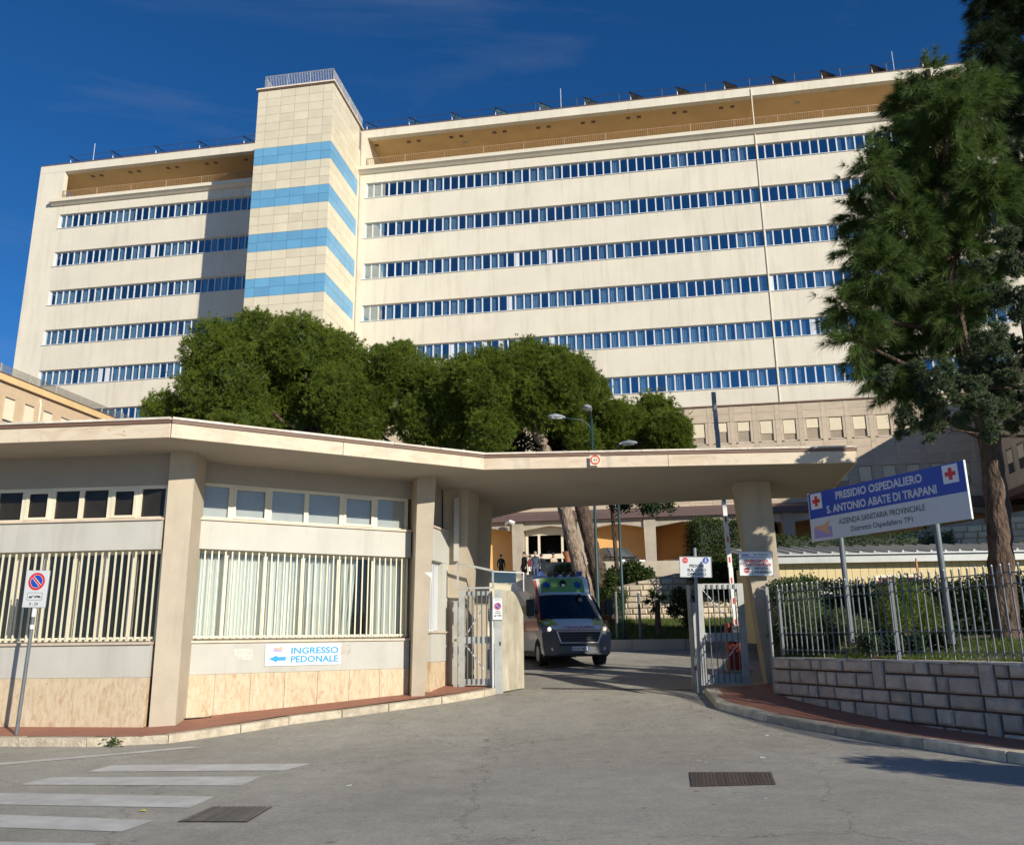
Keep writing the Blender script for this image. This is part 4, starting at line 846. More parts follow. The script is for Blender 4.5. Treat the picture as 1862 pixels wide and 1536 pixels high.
# --- podium storeys in stone cladding
hb().box(-46, UR, .10, 5, 9.9, 17.42).build('podium_wall', M['mortarlight'], HO)
hb().box(-46, UR, -.10, .5, 17.42, 17.52).build('podium_cornice', M['rust'], HO)
PW = [3.56+1.556*k for k in range(-10, 14)]
for i, uc in enumerate(PW):
    for zt in (16.25, 12.68) if uc > -.6 else ():
        wn = hb().box(uc-.43, uc+.43, -.015, .25, zt-1.56, zt-1.50).build('podium_window', M['cap'], HO)
        hb().add([(uc-.43, .0, zt), (uc+.43, 0, zt), (uc+.43, 0, zt-1.5), (uc-.43, 0, zt-1.5), (uc-.43, .24, zt), (uc+.43, .24, zt), (uc+.43, .24, zt-1.5), (uc-.43, .24, zt-1.5)], [(0, 1, 5, 4), (1, 2, 6, 5), (3, 0, 4, 7), (4, 5, 6, 7)]).build('reveal', M['travwall'], wn)
        hb().box(uc-.40, uc+.40, .19, .22, zt-1.49, zt-.02).build('dark_backing', M['room'], wn); hb().box(uc-.41, uc-.35, .12, .17, zt-1.49, zt-.02).box(uc+.35, uc+.41, .12, .17, zt-1.49, zt-.02).box(uc-.05, uc+.05, .12, .17, zt-1.43, zt-.02).box(uc-.35, uc+.35, .121, .169, zt-1.49, zt-1.43).build('frame', M['signwhite'], wn)
        for s in (-1, 1): hb().box(uc+s*.19-.15, uc+s*.19+.15, .155, .168, zt-1.42, zt-.1).build('pane', M['glassdark'] if zt < 13 else M['glass'], wn)
        sh = random.choice((.45, .62, .75, .68, .72)); hb().box(uc-.40, uc+.40, .05, .09, zt-1.5*sh, zt-.01).build('roller_shutter', M['shutter'], wn)
    # slabs round the windows: pilaster strip between windows, panels above and below
    up = uc+.778
    zz = [9.95, 11.1, 12.7, 14.4, 16.27, 17.40]
    if uc > -1:
        for z0, z1 in zip(zz, zz[1:]): hb().bbox(up-.16, up+.16, -.02, .10, z0+.006, z1-.006, .005).build('stone_slab', M['travwall'], HO)
        for s in (-1, 1):
            for z0, z1 in ((11.17, 12.68), (14.74, 16.25)): hb().bbox(uc+s*.525-.087, uc+s*.525+.087, -.008, .10, z0, z1, .004).build('stone_slab', M['travwall'], HO)
        for z0, z1 in ((9.95, 10.55), (10.56, 11.10), (12.70, 13.35), (13.36, 14.05), (14.06, 14.66), (16.28, 16.85), (16.86, 17.40)): hb().bbox(uc-.61, uc+.61, -.008, .10, z0, z1, .004).build('stone_slab', M['travwall'], HO)
hb().box(-46, -.5, -.004, .10, 9.9, 17.4).build('plain_cladding', M['travwall'], HO)
# --- arcade at terrace level
ZFL = 4.8
hb().box(-46, UR, .11, 6.0, 9.68, 9.89).build('arcade_ceiling', M['concrete'], HO); hb().box(-46, UR, 5.6, 5.8, 4.8, 9.67).build('arcade_back_wall', M['room'], HO)
hb().box(-46, UR, -.75, .3, 9.62, 10.05).hexa([(-46, -.75, 10.05), (UR, -.75, 10.05), (UR, .1, 10.05), (-46, .1, 10.05)], [(-46, -.2, 10.35), (UR, -.2, 10.35), (UR, .1, 10.35), (-46, .1, 10.35)]).build('arcade_cornice', M['purple'], HO)
PIL = [-9.55+4.65*k for k in range(-3, 10)]
for i, u in enumerate(PIL):
    hb().hexa([(u-.34, -.5, ZFL), (u+.34, -.5, ZFL), (u+.34, .3, ZFL), (u-.34, .3, ZFL)], [(u-.42, -.5, 9.62), (u+.42, -.5, 9.62), (u+.42, .3, 9.62), (u-.42, .3, 9.62)]).build('arcade_pillar', M['concrete'], HO)
    u1 = u+4.65
    b = hb().add([(u+.41, y, z) for y in (-.35, .25) for z in (9.0, 9.62)]+[(u+2.32, y, z) for y in (-.35, .25) for z in (9.3, 9.62)]+[(u1-.41, y, z) for y in (-.35, .25) for z in (9.0, 9.62)],
                 [(0, 4, 5, 1), (4, 8, 9, 5), (0, 2, 6, 4), (4, 6, 10, 8), (2, 3, 7, 6), (6, 7, 11, 10)])
    b.build('arcade_lintel', M['concrete'], HO)
    # recess behind every bay
    if u > -24 and u < 28:
        ent = abs(u+9.55) < .1
        dp = .5 if ent else (4.2 if -1 < u < 10 else .95)
        if not ent:
            hb().add([(u+.3, dp, ZFL), (u1-.3, dp, ZFL), (u1-.3, dp, 9.7), (u+.3, dp, 9.7)], [(0, 1, 2, 3)]).build('recess_wall', M['orange'], HO)
            hb().box(u-.12, u+.12, .3, dp, ZFL, 9.7).build('recess_side_wall', M['orange'], HO)
        else:
            f = hb(); z = [ZFL, 7.05, 7.30, 8.72, 9.3]
            f.box(u+.42, u+4.23, .4, .55, 8.72, 9.6).box(u+.42, u+4.23, .4, .55, 7.05, 7.38).box(u+.42, u+.62, .4, .55, ZFL, 8.72)
            for x in (1.32, 3.0, 4.05): f.box(u+x, u+x+.17, .4, .55, 7.38, 8.72)
            for x in (1.32, 2.3, 3.0): f.box(u+x, u+x+.10, .4, .55, ZFL, 7.05)
            ef = f.build('entrance_frame', M['cream2'], HO)
            for a, b_ in ((.62, 1.32), (1.49, 3.0), (3.17, 4.05)): hb().box(u+a, u+b_, .46, .48, 7.38, 8.72).build('pane', M['glassdark'], ef)
            for a, b_ in ((.62, 1.32), (2.40, 3.0), (3.10, 4.2)): hb().box(u+a, u+b_, .46, .48, ZFL, 7.05).build('door_leaf', M['glassdark'], ef)
            hb().box(u, u+4.65, 3, 3.2, ZFL, 9.7).build('hall_wall', M['room'], ef)
for u in (-.25,):
    d = hb(); d.box(u+.9, u+2.5, 3.1, 3.18, ZFL, 7.0).build('door_frame', M['signgrey'], HO); hb().box(u+1.0, u+1.6, 3.06, 3.1, ZFL, 6.9).build('door_leaf', M['darkmetal'], HO); hb().box(u+1.75, u+2.4, 3.06, 3.1, ZFL, 6.9).build('door_leaf', mat('door_blue', (.20, .28, .40), .4, .1), HO)
    hb().box(u+2.55, u+4.3, 1.6, 3.1, ZFL, 7.35).build('porch_block', M['shutter'], HO)
# camera globe on the entrance pillar
# --- low wings either side, running towards the street
for nm, lab, ua, ub, y0, face, mm in (('left_wing', 'low tan stone wing with roller shutters on the far left', -50, -38.4, -34, 1, 'annex'), ('right_wing', 'low shaded stone wing with arcade on the far right', 22.0, 34, -30, -1, 'travwall')):
    T = thing('hospital_wing', lab, 'building', tuple(HB @ Vector(((ua+ub)/2, y0/2, 4.8))), HY)
    uf = ub if face > 0 else ua
    hb().box(ua, ub, y0, -.02, 10 if face < 0 else 4, 17.05).build('wall', M[mm], T)
    hb().box(ua-.1, ub+.1, y0, -.03, 17.06, 17.5).build('parapet_band', M['annexband'] if face > 0 else M[mm], T)
    hb().box(ua-.15, ub+.15, y0, -.03, 17.0, 17.056).box(ua-.15, ub+.15, y0, -.03, 17.502, 17.54).build('band_flashing', M['rust'], T)
    if face > 0:
        npn = 14
        for k in range(npn): hb().box(uf-.02, uf-.005, y0+k*34/npn+.03, y0+(k+1)*34/npn-.03, 17.55, 18.10).build('railing_pane', M['screen'], T)
        for k in range(npn+1): hb().box(uf-.05, uf+.01, y0+k*34/npn-.025, y0+k*34/npn+.025, 17.54, 18.14).build('railing_post', M['railgrey'], T)
    for k in range(18):
        y = -1.0-1.665*k
        for zt in ((16.2, 12.6) if face > 0 else (16.2, 12.6)):
            wn = hb().box(uf-.02*face, uf+.02*face, y-.47, y+.47, zt-1.60, zt-1.54).build('wing_window', M['cap'], T)
            x0, x1 = sorted((uf-.0*face, uf+.006*face)); hb().box(x0, x1, y-.43, y+.43, zt-1.53, zt).build('pane', M['darkmetal'], wn)
            x0, x1 = sorted((uf+.007*face, uf+.03*face)); s = random.choice((1.40, 1.46, 1.5)) if face > 0 else random.choice((.9, 1.3))
            hb().box(x0, x1, y-.42, y+.42, zt-s, zt-.10).build('roller_shutter', M['frame'] if face > 0 else M['shutter'], wn)
            x0, x1 = sorted((uf+.0*face, uf+.05*face)); hb().box(x0, x1, y-.47, y-.435, zt-1.53, zt+.04).box(x0, x1, y+.435, y+.47, zt-1.53, zt+.04).build('jamb', M[mm], wn)
    if face < 0:
        for k in range(7):
            y = -1.5-4.5*k; hb().box(ua-.1, ua+.6, y-.35, y+.35, 4.8, 9.9).build('pillar', M['concrete'], T)
        hb().box(ua+3, ua+3.2, y0, -.1, 4.8, 10).build('inner_wall', M['room'], T); hb().box(ua-.5, ua+.2, y0, -.04, 9.55, 9.98).build('cornice', M['purple'], T)
        # air conditioner on the wing
        for y in (-9.0, -15.2):
            a = thing('air_conditioner', 'pale air conditioner hung on the shaded right wing' if y > -10 else 'second pale air conditioner on the shaded right wing', 'air conditioner', tuple(HB @ Vector((ua-.2, y, 12.6))), HY)
            hb().box(ua-.36, ua-.02, y-.4, y+.4, 12.6, 13.2).build('casing', M['frame'], a); MB(HB @ Matrix.Translation((ua-.365, y, 12.9)) @ Matrix.Rotation(R(-90), 4, 'Z')).disc((0, 0), .22, 16, 0).build('fan', M['darkmetal'], a)
    else:
        hb().path([(uf+.08, -13.45, 10), (uf+.08, -13.45, 16.5), (uf+.0, -13.45, 16.8)], .07, 8).build('downpipe', M['cream2'], T)
        a = thing('air_conditioner', 'white air conditioner on the tan left wing wall', 'air conditioner', tuple(HB @ Vector((uf+.2, -14.9, 14.3))), HY)
        hb().box(uf+.03, uf+.4, -15.3, -14.5, 14.2, 14.85).build('casing', M['signwhite'], a); MB(HB @ Matrix.Translation((uf+.405, -14.9, 14.52)) @ Matrix.Rotation(R(90), 4, 'Z')).disc((0, 0), .25, 16, 0).build('fan', M['signedge'], a)
# --- solar collectors standing on the roof edge
us = [-49.2+4.15*k for k in range(5)]+[-21.5+3.68*k for k in range(13)]
ORD = 'first second third fourth fifth sixth seventh eighth ninth tenth eleventh twelfth thirteenth'.split()
for k, u in enumerate(us):
    T = thing('solar_collector', ORD[k if k < 5 else k-5]+(' dark solar collector from the left end of the roof edge' if k < 5 else ' dark solar collector right of the stair tower on the roof edge'), 'solar panel', tuple(HB @ Vector((u, .9, ZR+.02))), HY+80, group='solar collectors along the roof edge')
    MB().hexa([(-.9, -.5, .14), (.9, -.5, .14), (.9, .55, .86), (-.9, .55, .86)], [(-.9, -.53, .22), (.9, -.53, .22), (.9, .52, .94), (-.9, .52, .94)]).build('collector', M['solar'], T, local=True)
    for x in (-.8, .8):
        MB().tube((x*.9, .45, 0), (x*.9, .45, .80), .045, n=6).build('leg', M['alu'], T, local=True); MB().tube((x*.9, -.38, 0), (x*.9, -.38, .16), .04, n=6).build('leg', M['alu'], T, local=True)
for u, h in ((-47.5, 1.9), (-5.6, 2.0), (20.0, 1.9)):
    tag(hb().tube((u, .2, ZR), (u, .2, ZR+h), .025, n=6).build('roof_mast', M['alu']), {-47.5: 'thin white mast at the left end of the roof edge', -5.6: 'thin white mast in the middle of the roof edge', 20.0: 'thin white mast on the roof edge beside the tall pine'}[u], 'mast')
# ================================================================== inner grounds
# terrace in front of the entrance, bank and planted island
def face_up(pts_xy, zf):
    return [(x, y, zf(x, y)) for x, y in pts_xy]
struct(MB().prism([(-40, 44.8), (40, 44.8), (40, 75), (-40, 75)], 0, 4.8).build('terrace', M['kerb2']))['label'] = 'paved entrance terrace in front of the arcade'
par = tag(MB().box(1.4, 16, 44.6, 44.9, 4.6, 5.42).build('terrace_parapet', M['concrete']), 'low plain concrete parapet along the terrace edge', 'parapet')
# garden bank rising behind the driveway
def bank(x, y):
    t = min(1, max(0, (y-31.6)/2.6)); return 1.35+.85*t+max(0, y-35.3)*.26
bs = sheet([2.4+.4*k for k in range(36)], [31.6, 32.2, 33, 33.6, 34.3, 34.9, 35.2, 36, 38, 40, 42, 44.6], bank); struct(bs.build('garden_bank', M['soil'], smooth=True))['label'] = 'planted earth bank beside the driveway'
isl = thing('planter_kerb', 'low dark concrete kerb round the planted bank', 'kerb', (6, 31.4, 1.2))
for k in range(8): x = 2.3+1.9*k; MB().box(x+.01, x+1.89, 31.3-.0*k, 31.6, gz(31.3)-.1, 1.50).build('kerb_block', M['concrete'], isl)
MB().box(2.28, 2.5, 31.62, 44, .9, 1.5).build('side_kerb', M['concrete'], isl)
# light block retaining wall, gently curved at its left end
rw = thing('block_retaining_wall', 'pale rough block retaining wall above the planted bank', 'wall', (6.0, 35.2, 2.2)); random.seed(3)
line = [(3.9, 36.6), (4.1, 35.9), (4.55, 35.35), (5.2, 35.1), (6.0, 35.0), (7.0, 34.95), (8.2, 34.95), (9.6, 34.95)]
segs = [0]
for a, b in zip(line, line[1:]): segs.append(segs[-1]+math.dist(a, b))
def lp(s):
    for i in range(len(line)-1):
        if s <= segs[i+1]+1e-6: t = (s-segs[i])/(segs[i+1]-segs[i]); return Vector(line[i]).lerp(Vector(line[i+1]), t)
cw_ = MB(); nn = 20; P = [lp(segs[-1]*k/nn) for k in range(nn+1)]
top = lambda x: min(4.1, 3.55+.16*(x-3.9)*1.2)
for a, b in zip(P, P[1:]): cw_.hexa([(a.x, a.y+.03, 1.9), (b.x, b.y+.03, 1.9), (b.x, b.y+.4, 1.9), (a.x, a.y+.4, 1.9)], [(a.x, a.y+.03, top(a.x)), (b.x, b.y+.03, top(b.x)), (b.x, b.y+.4, top(b.x)), (a.x, a.y+.4, top(a.x))])
cw_.build('mortar_core', M['mortarlight'], rw)
for r in range(9):
    s = random.uniform(-.3, 0); z0 = 2.0+.235*r
    while s < segs[-1]-.1:
        e = s+random.uniform(.35, .6); a, b = lp(max(0, s)), lp(min(segs[-1], e)); d = (b-a); L_ = d.length
        if L_ > .12 and z0 < top(a.x)-.1:
            yaw = math.degrees(math.atan2(d.y, d.x)); MB(FR(a.x, a.y, yaw)).bbox(.012, L_-.012, -.05+random.uniform(-.02, .01), .06, z0+.012, min(z0+.223, top(a.x)+.02), .035).build('block', M['blocklight'], rw)
        s = e
# upper light wall far right behind the cabin
uw = thing('upper_block_wall', 'sunlit pale block wall behind the yellow cabin', 'wall', (19, 38, 3)); A = Vector((15.2, 39.6)); B = Vector((26, 35.0)); L_ = (B-A).length; yaw = math.degrees(math.atan2(B.y-A.y, B.x-A.x)); Fm = FR(A.x, A.y, yaw)
MB(Fm).hexa([(0, .05, 3), (L_, .05, 3), (L_, .5, 3), (0, .5, 3)], [(0, .05, 5.6), (L_, .05, 7.3), (L_, .5, 7.3), (0, .5, 5.6)]).build('mortar_core', M['mortarlight'], uw)
for r in range(10):
    z0 = 4.5+.28*r; s = random.uniform(0, .3)
    while s < L_-.5:
        e = s+random.uniform(.45, .75)
        if z0+.25 < 5.6+1.7*s/L_: MB(Fm).bbox(s+.012, e-.012, -.03+random.uniform(-.02, .02), .06, z0+.012, z0+.268, .035).build('block', M['blocklight'], uw)
        s = e
# lawn behind the stone wall
def lawn(x, y):
    q = SW.inverted() @ Vector((x, y, 0)); d = max(0, q.y-.35); return ZT-.02+min(.45, .10*d)
g = MB(); NU, NV = 24, 10; vs = []
for j in range(NV):
    for i in range(NU):
        p = SW @ Vector((.1+i*.5, .36+j*j*.14, 0)); vs.append((p.x, p.y, lawn(p.x, p.y)))
g.add(vs, [(j*NU+i, j*NU+i+1, (j+1)*NU+i+1, (j+1)*NU+i) for j in range(NV-1) for i in range(NU-1)])
struct(g.build('lawn', M['soil'], smooth=True))['label'] = 'rough grass strip behind the fence'
struct(MB().prism([(5.5, 18.9), (6.6, 17.9), (30, 17), (30, 34), (10, 34), (8.2, 30), (7.0, 24)], .3, ZT+.28).build('garden_bed', M['soil']))['label'] = 'raised garden bed behind the stone wall'

# ------------------------------------------------------------------ foliage builders
def foliage(name, tris, m, parent, kind=None, shade=False):
    """tris: (n,3,3) array of blade corners -> one crown mesh"""
    n = len(tris); me = bpy.data.meshes.new(name); me.vertices.add(n*3); me.vertices.foreach_set('co', tris.astype(np.float32).ravel())
    me.loops.add(n*3); me.loops.foreach_set('vertex_index', np.arange(n*3, dtype=np.int32)); me.polygons.add(n)
    me.polygons.foreach_set('loop_start', np.arange(0, n*3, 3, dtype=np.int32)); me.polygons.foreach_set('loop_total', np.full(n, 3, dtype=np.int32))
    me.materials.append(m); me.update(calc_edges=True); me.validate(); o = bpy.data.objects.new(name, me); C.objects.link(o)
    if parent: o.parent = parent; o.matrix_parent_inverse = world(parent).inverted()
    if kind: o['kind'] = kind
    return o
def unit(v): return v/(np.linalg.norm(v, axis=-1, keepdims=True)+1e-9)
rng = np.random.default_rng(4)
def tufts(C0, D, k, ln, wd, spread, droop=0., jit=.5):
    """k blades from every point C0 fanning about direction D"""
    n = len(C0); D = unit(D); d = unit(D[:, None, :]+spread*rng.normal(size=(n, k, 3))); L = ln*(1-jit*rng.random((n, k, 1)))
    d = d.copy(); tip = C0[:, None, :]+d*L; tip[..., 2] -= droop*L[..., 0]
    side = unit(np.cross(d, rng.normal(size=(n, k, 3))))*wd*(.6+.8*rng.random((n, k, 1)))
    base = C0[:, None, :]+d*L*.08
    return np.stack([base-side*.5, base+side*.5, tip], 2).reshape(-1, 3, 3)
def leaves(C0, k, r, ln, wd):
    """k flat leaves scattered round every point"""
    n = len(C0); p = C0[:, None, :]+rng.normal(size=(n, k, 3))*r; d = unit(rng.normal(size=(n, k, 3))+np.array([0, 0, .25])); s = unit(np.cross(d, rng.normal(size=(n, k, 3))))*wd
    q = p+d*ln*(.6+.6*rng.random((n, k, 1))); mid = (p+q)/2
    a = np.stack([p, mid+s*.5, q], 2).reshape(-1, 3, 3); b = np.stack([q, mid-s*.5, p], 2).reshape(-1, 3, 3); return np.concatenate([a, b])
def shell(lobes, n, lo=.7, hi=1.03, up=.0, sq=1., lump=.14):
    """points and outward directions spread over a union of lobes (x,y,z,r)"""
    lobes = np.array(lobes); w = lobes[:, 3]**2; idx = rng.choice(len(lobes), n, p=w/w.sum()); d = unit(rng.normal(size=(n, 3))); d[:, 2] += up; d = unit(d)
    rad = lobes[idx, 3]*(lo+(hi-lo)*rng.random(n)**.5)
    ph = np.sin(d[:, 0]*7+idx)*np.sin(d[:, 1]*6+2*idx)*np.sin(d[:, 2]*8+idx*3); rad *= 1+lump*ph
    P_ = lobes[idx, :3]+d*rad[:, None]*np.array([1, 1, sq])
    # drop the ones buried in other lobes
    keep = np.ones(n, bool)
    for j, l in enumerate(lobes):
        dd = np.linalg.norm((P_-l[:3])/np.array([1, 1, sq]), axis=1); keep &= ~((dd < l[3]*.72) & (idx != j))
    return P_[keep], d[keep]
def core_mesh(lobes, f, seed=1):
    """lumpy inner masses so that the crown is not hollow"""
    import bmesh
    bm = bmesh.new(); rr = np.random.default_rng(seed)
    for x, y, z, r in lobes:
        g = bmesh.ops.create_icosphere(bm, subdivisions=3, radius=1)
        a, b, c = rr.random(3)*6
        for v in g['verts']:
            p = v.co; k = 1+.16*math.sin(p.x*5+a)*math.sin(p.y*5+b)+.12*math.sin(p.z*9+c)*math.sin(p.x*8+b)+rr.normal()*.035
            v.co = Vector((x, y, z))+p*r*f*k
    me = bpy.data.meshes.new('inner_foliage'); bm.to_mesh(me); bm.free(); return me
def lobes_px(lst, Y, dy=.6, k=1.0):
    out = []
    for i, (px, py, r) in enumerate(lst):
        yy = Y+dy*math.sin(i*2.4); p = at(px, py, yy); out.append((p.x, p.y, p.z, r/1587*yy*k))
    return out
def limb(b, pts, r0, r1, n=9):
    m = len(pts); b.path(pts, [r0+(r1-r0)*i/(m-1) for i in range(m)], n)

def rough_limb(b, pts, r0, r1, n=14, step=.16):
    """trunk with knobbly, furrowed bark relief"""
    P_ = [Vector(p) for p in pts]; out = []
    for a, c in zip(P_, P_[1:]):
        k = max(1, int((c-a).length/step)); out += [a.lerp(c, i/k) for i in range(k)]
    out.append(P_[-1]); m = len(out); i0 = len(b.v)
    b.path(out, [r0+(r1-r0)*i/(m-1)+(.10*r0*max(0, 1-i/6)) for i in range(m)], n)
    for i in range(m):
        c = out[i]
        for q in range(n):
            v = Vector(b.v[i0+i*n+q]); f = 1+.15*math.sin(q*2.7+.8*math.sin(i*.9+q))*math.sin(i*1.3+q*1.9)+random.uniform(-.06, .06); b.v[i0+i*n+q] = tuple(c+(v-c)*f)

def branches_to(b, origin, lobes, r, n=7):
    o = Vector(origin)
    for x, y, z, rr in lobes:
        e = Vector((x, y, z)); m = o.lerp(e, .5)+Vector((0, 0, -.12*(e-o).length)); limb(b, [o, m, e], r, r*.3, n)

def pine(label, lst, Y, trunk, r, dens, group, blade=(.17, .017), core=.76, seed=1, extra_trunk=None):
    lob = lobes_px(lst, Y, 1.0); T = thing('pine_tree', label, 'tree', trunk[0], group=group)
    b = MB(); rough_limb(b, trunk, r, r*.55, 14); branches_to(b, trunk[-1], lob, r*.38); b.build('trunk', M['barklight'] if extra_trunk == 'light' else M['bark'], T, smooth=True)
    # clumps at two scales: sub-lobes bulging from the main ones
    sub = []
    for i, (x, y, z, rr) in enumerate(lob):
        d = unit(rng.normal(size=(10, 3))); d[:, 1] = -np.abs(d[:, 1])*1.0
        for q in d: sub.append((x+q[0]*rr*.72, y+q[1]*rr*.72, z+q[2]*rr*.66, rr*float(rng.uniform(.34, .5))))
    P1, D1 = shell(sub, int(dens*len(lob)*2.2), .55, 1.12, .25, 1., .3); P2, D2 = shell(lob, int(dens*len(lob)*.7), .8, 1.05, .2)
    P3, D3 = shell(lob, int(len(lob)*60), .9, 1.05, .35); sp = []; sd = []
    for q in range(6):
        g = unit(D3+np.array([0, 0, .55])); ln_ = (.25+.75*rng.random((len(P3), 1)))*.42; sp.append(P3+g*ln_*q/5+rng.normal(size=P3.shape)*.03); sd.append(g)
    P_ = np.concatenate([P1, P2]+sp); D_ = np.concatenate([D1, D2]+sd)
    tr = tufts(P_, D_+np.array([0, 0, .35]), 17, blade[0], blade[1], .6)
    foliage('crown', tr, M['leafpine'], T)
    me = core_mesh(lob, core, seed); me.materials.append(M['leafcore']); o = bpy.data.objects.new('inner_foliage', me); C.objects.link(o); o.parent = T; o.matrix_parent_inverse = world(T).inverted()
    return T
GP = 'rounded pines behind the gatehouse canopy'
pine('largest rounded bright green pine behind the gatehouse roof', [(395, 645, 62), (470, 628, 62), (545, 635, 62), (610, 660, 58), (375, 715, 58), (450, 700, 70), (535, 705, 72), (615, 725, 60), (300, 752, 38), (350, 770, 42), (440, 775, 55), (545, 775, 60), (640, 775, 48), (670, 690, 45), (690, 640, 14)],
     36, [(-7.2, 36.5, 1.4), (-7.6, 36.4, 6), (-8.2, 36, 10)], .38, 1150, GP, seed=1)
pine('middle pine with a small raised tip behind the canopy', [(725, 672, 44), (775, 702, 56), (835, 712, 56), (715, 730, 56), (780, 765, 56), (850, 770, 50), (733, 642, 22), (855, 690, 44), (680, 720, 46), (670, 775, 44)],
     35, [(-2.6, 35.5, 1.4), (-2.9, 35.4, 6), (-3.2, 35, 9)], .34, 1150, GP, seed=2)
pine('leaning pine crown over the street lamp', [(900, 692, 58), (965, 682, 58), (1030, 700, 55), (1064, 722, 42), (910, 745, 56), (985, 735, 56), (1045, 758, 44), (890, 790, 42), (950, 656, 34), (1010, 660, 30), (860, 700, 40)],
     33.5, [(3.15, 33.2, 1.3), (2.7, 33.1, 3.5), (2.0, 33.1, 6.6), (1.25, 33.3, 9.2), (.6, 33.5, 10.3)], .34, 1250, GP, seed=3, extra_trunk='light')
pine('smaller pine at the right end of the row', [(1140, 778, 42), (1190, 768, 42), (1218, 788, 38), (1150, 805, 40), (1105, 790, 38), (1212, 808, 40), (1080, 775, 34), (1115, 758, 28), (1185, 748, 28), (1230, 815, 28), (1060, 800, 30)],
     34, [(3.75, 34.0, 1.3), (3.35, 34, 4), (2.75, 34, 6.8), (2.9, 34, 8.6), (4.2, 34, 9.6)], .36, 1250, GP, seed=4)
# broad-leaved evergreen filling under the pines
T = thing('evergreen_shrub', 'glossy dark leaved evergreen under the pines', 'shrub', (3.6, 36, 3))
lob = lobes_px([(880, 800, 30), (930, 805, 30), (1000, 800, 34), (1060, 805, 30), (1120, 815, 28), (1170, 820, 26), (1130, 905, 22), (1180, 915, 18), (1215, 918, 10), (820, 805, 26)], 37)
P_, D_ = shell(lob, 2600, .5, 1.05); foliage('leaves', leaves(P_, 6, .12, .26, .075), M['leafdark'], T)
b = MB(); limb(b, [(4.6, 37.5, 2.6), (4.5, 37.5, 5), (4.3, 37.3, 9)], .13, .06); b.build('stem', M['bark'], T, smooth=True)

# --- tall long-needled pine at the right
def longpine(label, lst, Y, trunk, r, n, ln, m, seed, group=None):
    lob = lobes_px(lst, Y, 1.1); T = thing('pine_tree', label, 'tree', trunk[0], group=group)
    b = MB(); rough_limb(b, trunk, r, r*.3, 16)
    for x, y, z, rr in lob:
        # each bough leaves the trunk a little below the mass it carries
        tz = [p for p in trunk]; best = min(tz, key=lambda p: abs(p[2]-(z-.8))); o = Vector(best); e = Vector((x, y, z)); limb(b, [o, o.lerp(e, .55)+Vector((0, 0, -.15)), e], .085, .02, 6)
        for q in range(6):
            d = Vector(tuple(unit(rng.normal(size=3)))); limb(b, [e-d*.1, e+d*rr*.85+Vector((0, 0, .05))], .02, .008, 4)
    b.build('trunk', M['bark'], T, smooth=True)
    P0, D0 = shell(lob, n//6, .25, .75, .15, 1., .2); ps = []; ds = []
    for q in range(7):
        g = unit(D0*np.array([1, 1, .8])+np.array([0, 0, .12])); L0 = .22+.30*rng.random((len(P0), 1)); x = P0+g*L0*q/6; x[:, 2] -= .10*(q/6)**2; ps.append(x+rng.normal(size=P0.shape)*.03); ds.append(g)
    P_ = np.concatenate(ps); D_ = np.concatenate(ds); rad = D_.copy(); rad[:, 2] += .15
    tr = np.concatenate([tufts(P_, rad, 30, ln*.92, .0115, .46, .36, .35), tufts(P_-unit(rad)*.10, rad, 8, ln*.7, .012, .7, .3)])
    foliage('crown', tr, m, T); return T
tp = [at(1832, 1175, 16.6), at(1822, 1040, 16.6), at(1812, 900, 16.6), at(1800, 800, 16.6), at(1772, 700, 16.7), at(1742, 600, 16.8), at(1728, 480, 16.9), at(1715, 330, 17), at(1695, 180, 17), at(1685, 130, 17)]
longpine('tall long-needled pine covering the right end of the facade', [(1690, 145, 36), (1660, 190, 42), (1720, 200, 48), (1640, 255, 45), (1700, 270, 60), (1765, 170, 42), (1760, 270, 50), (1590, 310, 34), (1640, 340, 52), (1720, 360, 62), (1790, 350, 50), (1580, 390, 42), (1650, 420, 55), (1740, 450, 62), (1560, 455, 32), (1600, 490, 48), (1680, 520, 55), (1770, 520, 48), (1550, 560, 36), (1610, 570, 46), (1560, 620, 36), (1625, 640, 36), (1690, 590, 42), (1740, 560, 45), (1600, 665, 26), (1650, 710, 34), (1620, 690, 28), (1755, 620, 32)],
         17, tp, .25, 8400, .34, M['leaflong'], 5)
tp = [at(1985, 1165, 25.5), at(1970, 700, 25.5), at(1950, 300, 25.5), at(1920, -60, 25.5)]
longpine('dark pine leaning in at the top right corner', [(1800, 25, 42), (1860, 60, 55), (1790, 85, 34), (1840, 130, 50), (1800, 165, 40), (1862, 200, 46), (1815, 235, 36), (1862, 290, 40), (1835, 350, 36), (1870, 400, 40), (1920, 120, 70), (1930, 300, 70), (1800, -30, 40), (1880, -40, 60), (1845, 440, 26)],
         25.5, tp, .34, 8000, .46, M['leafdark'], 6)
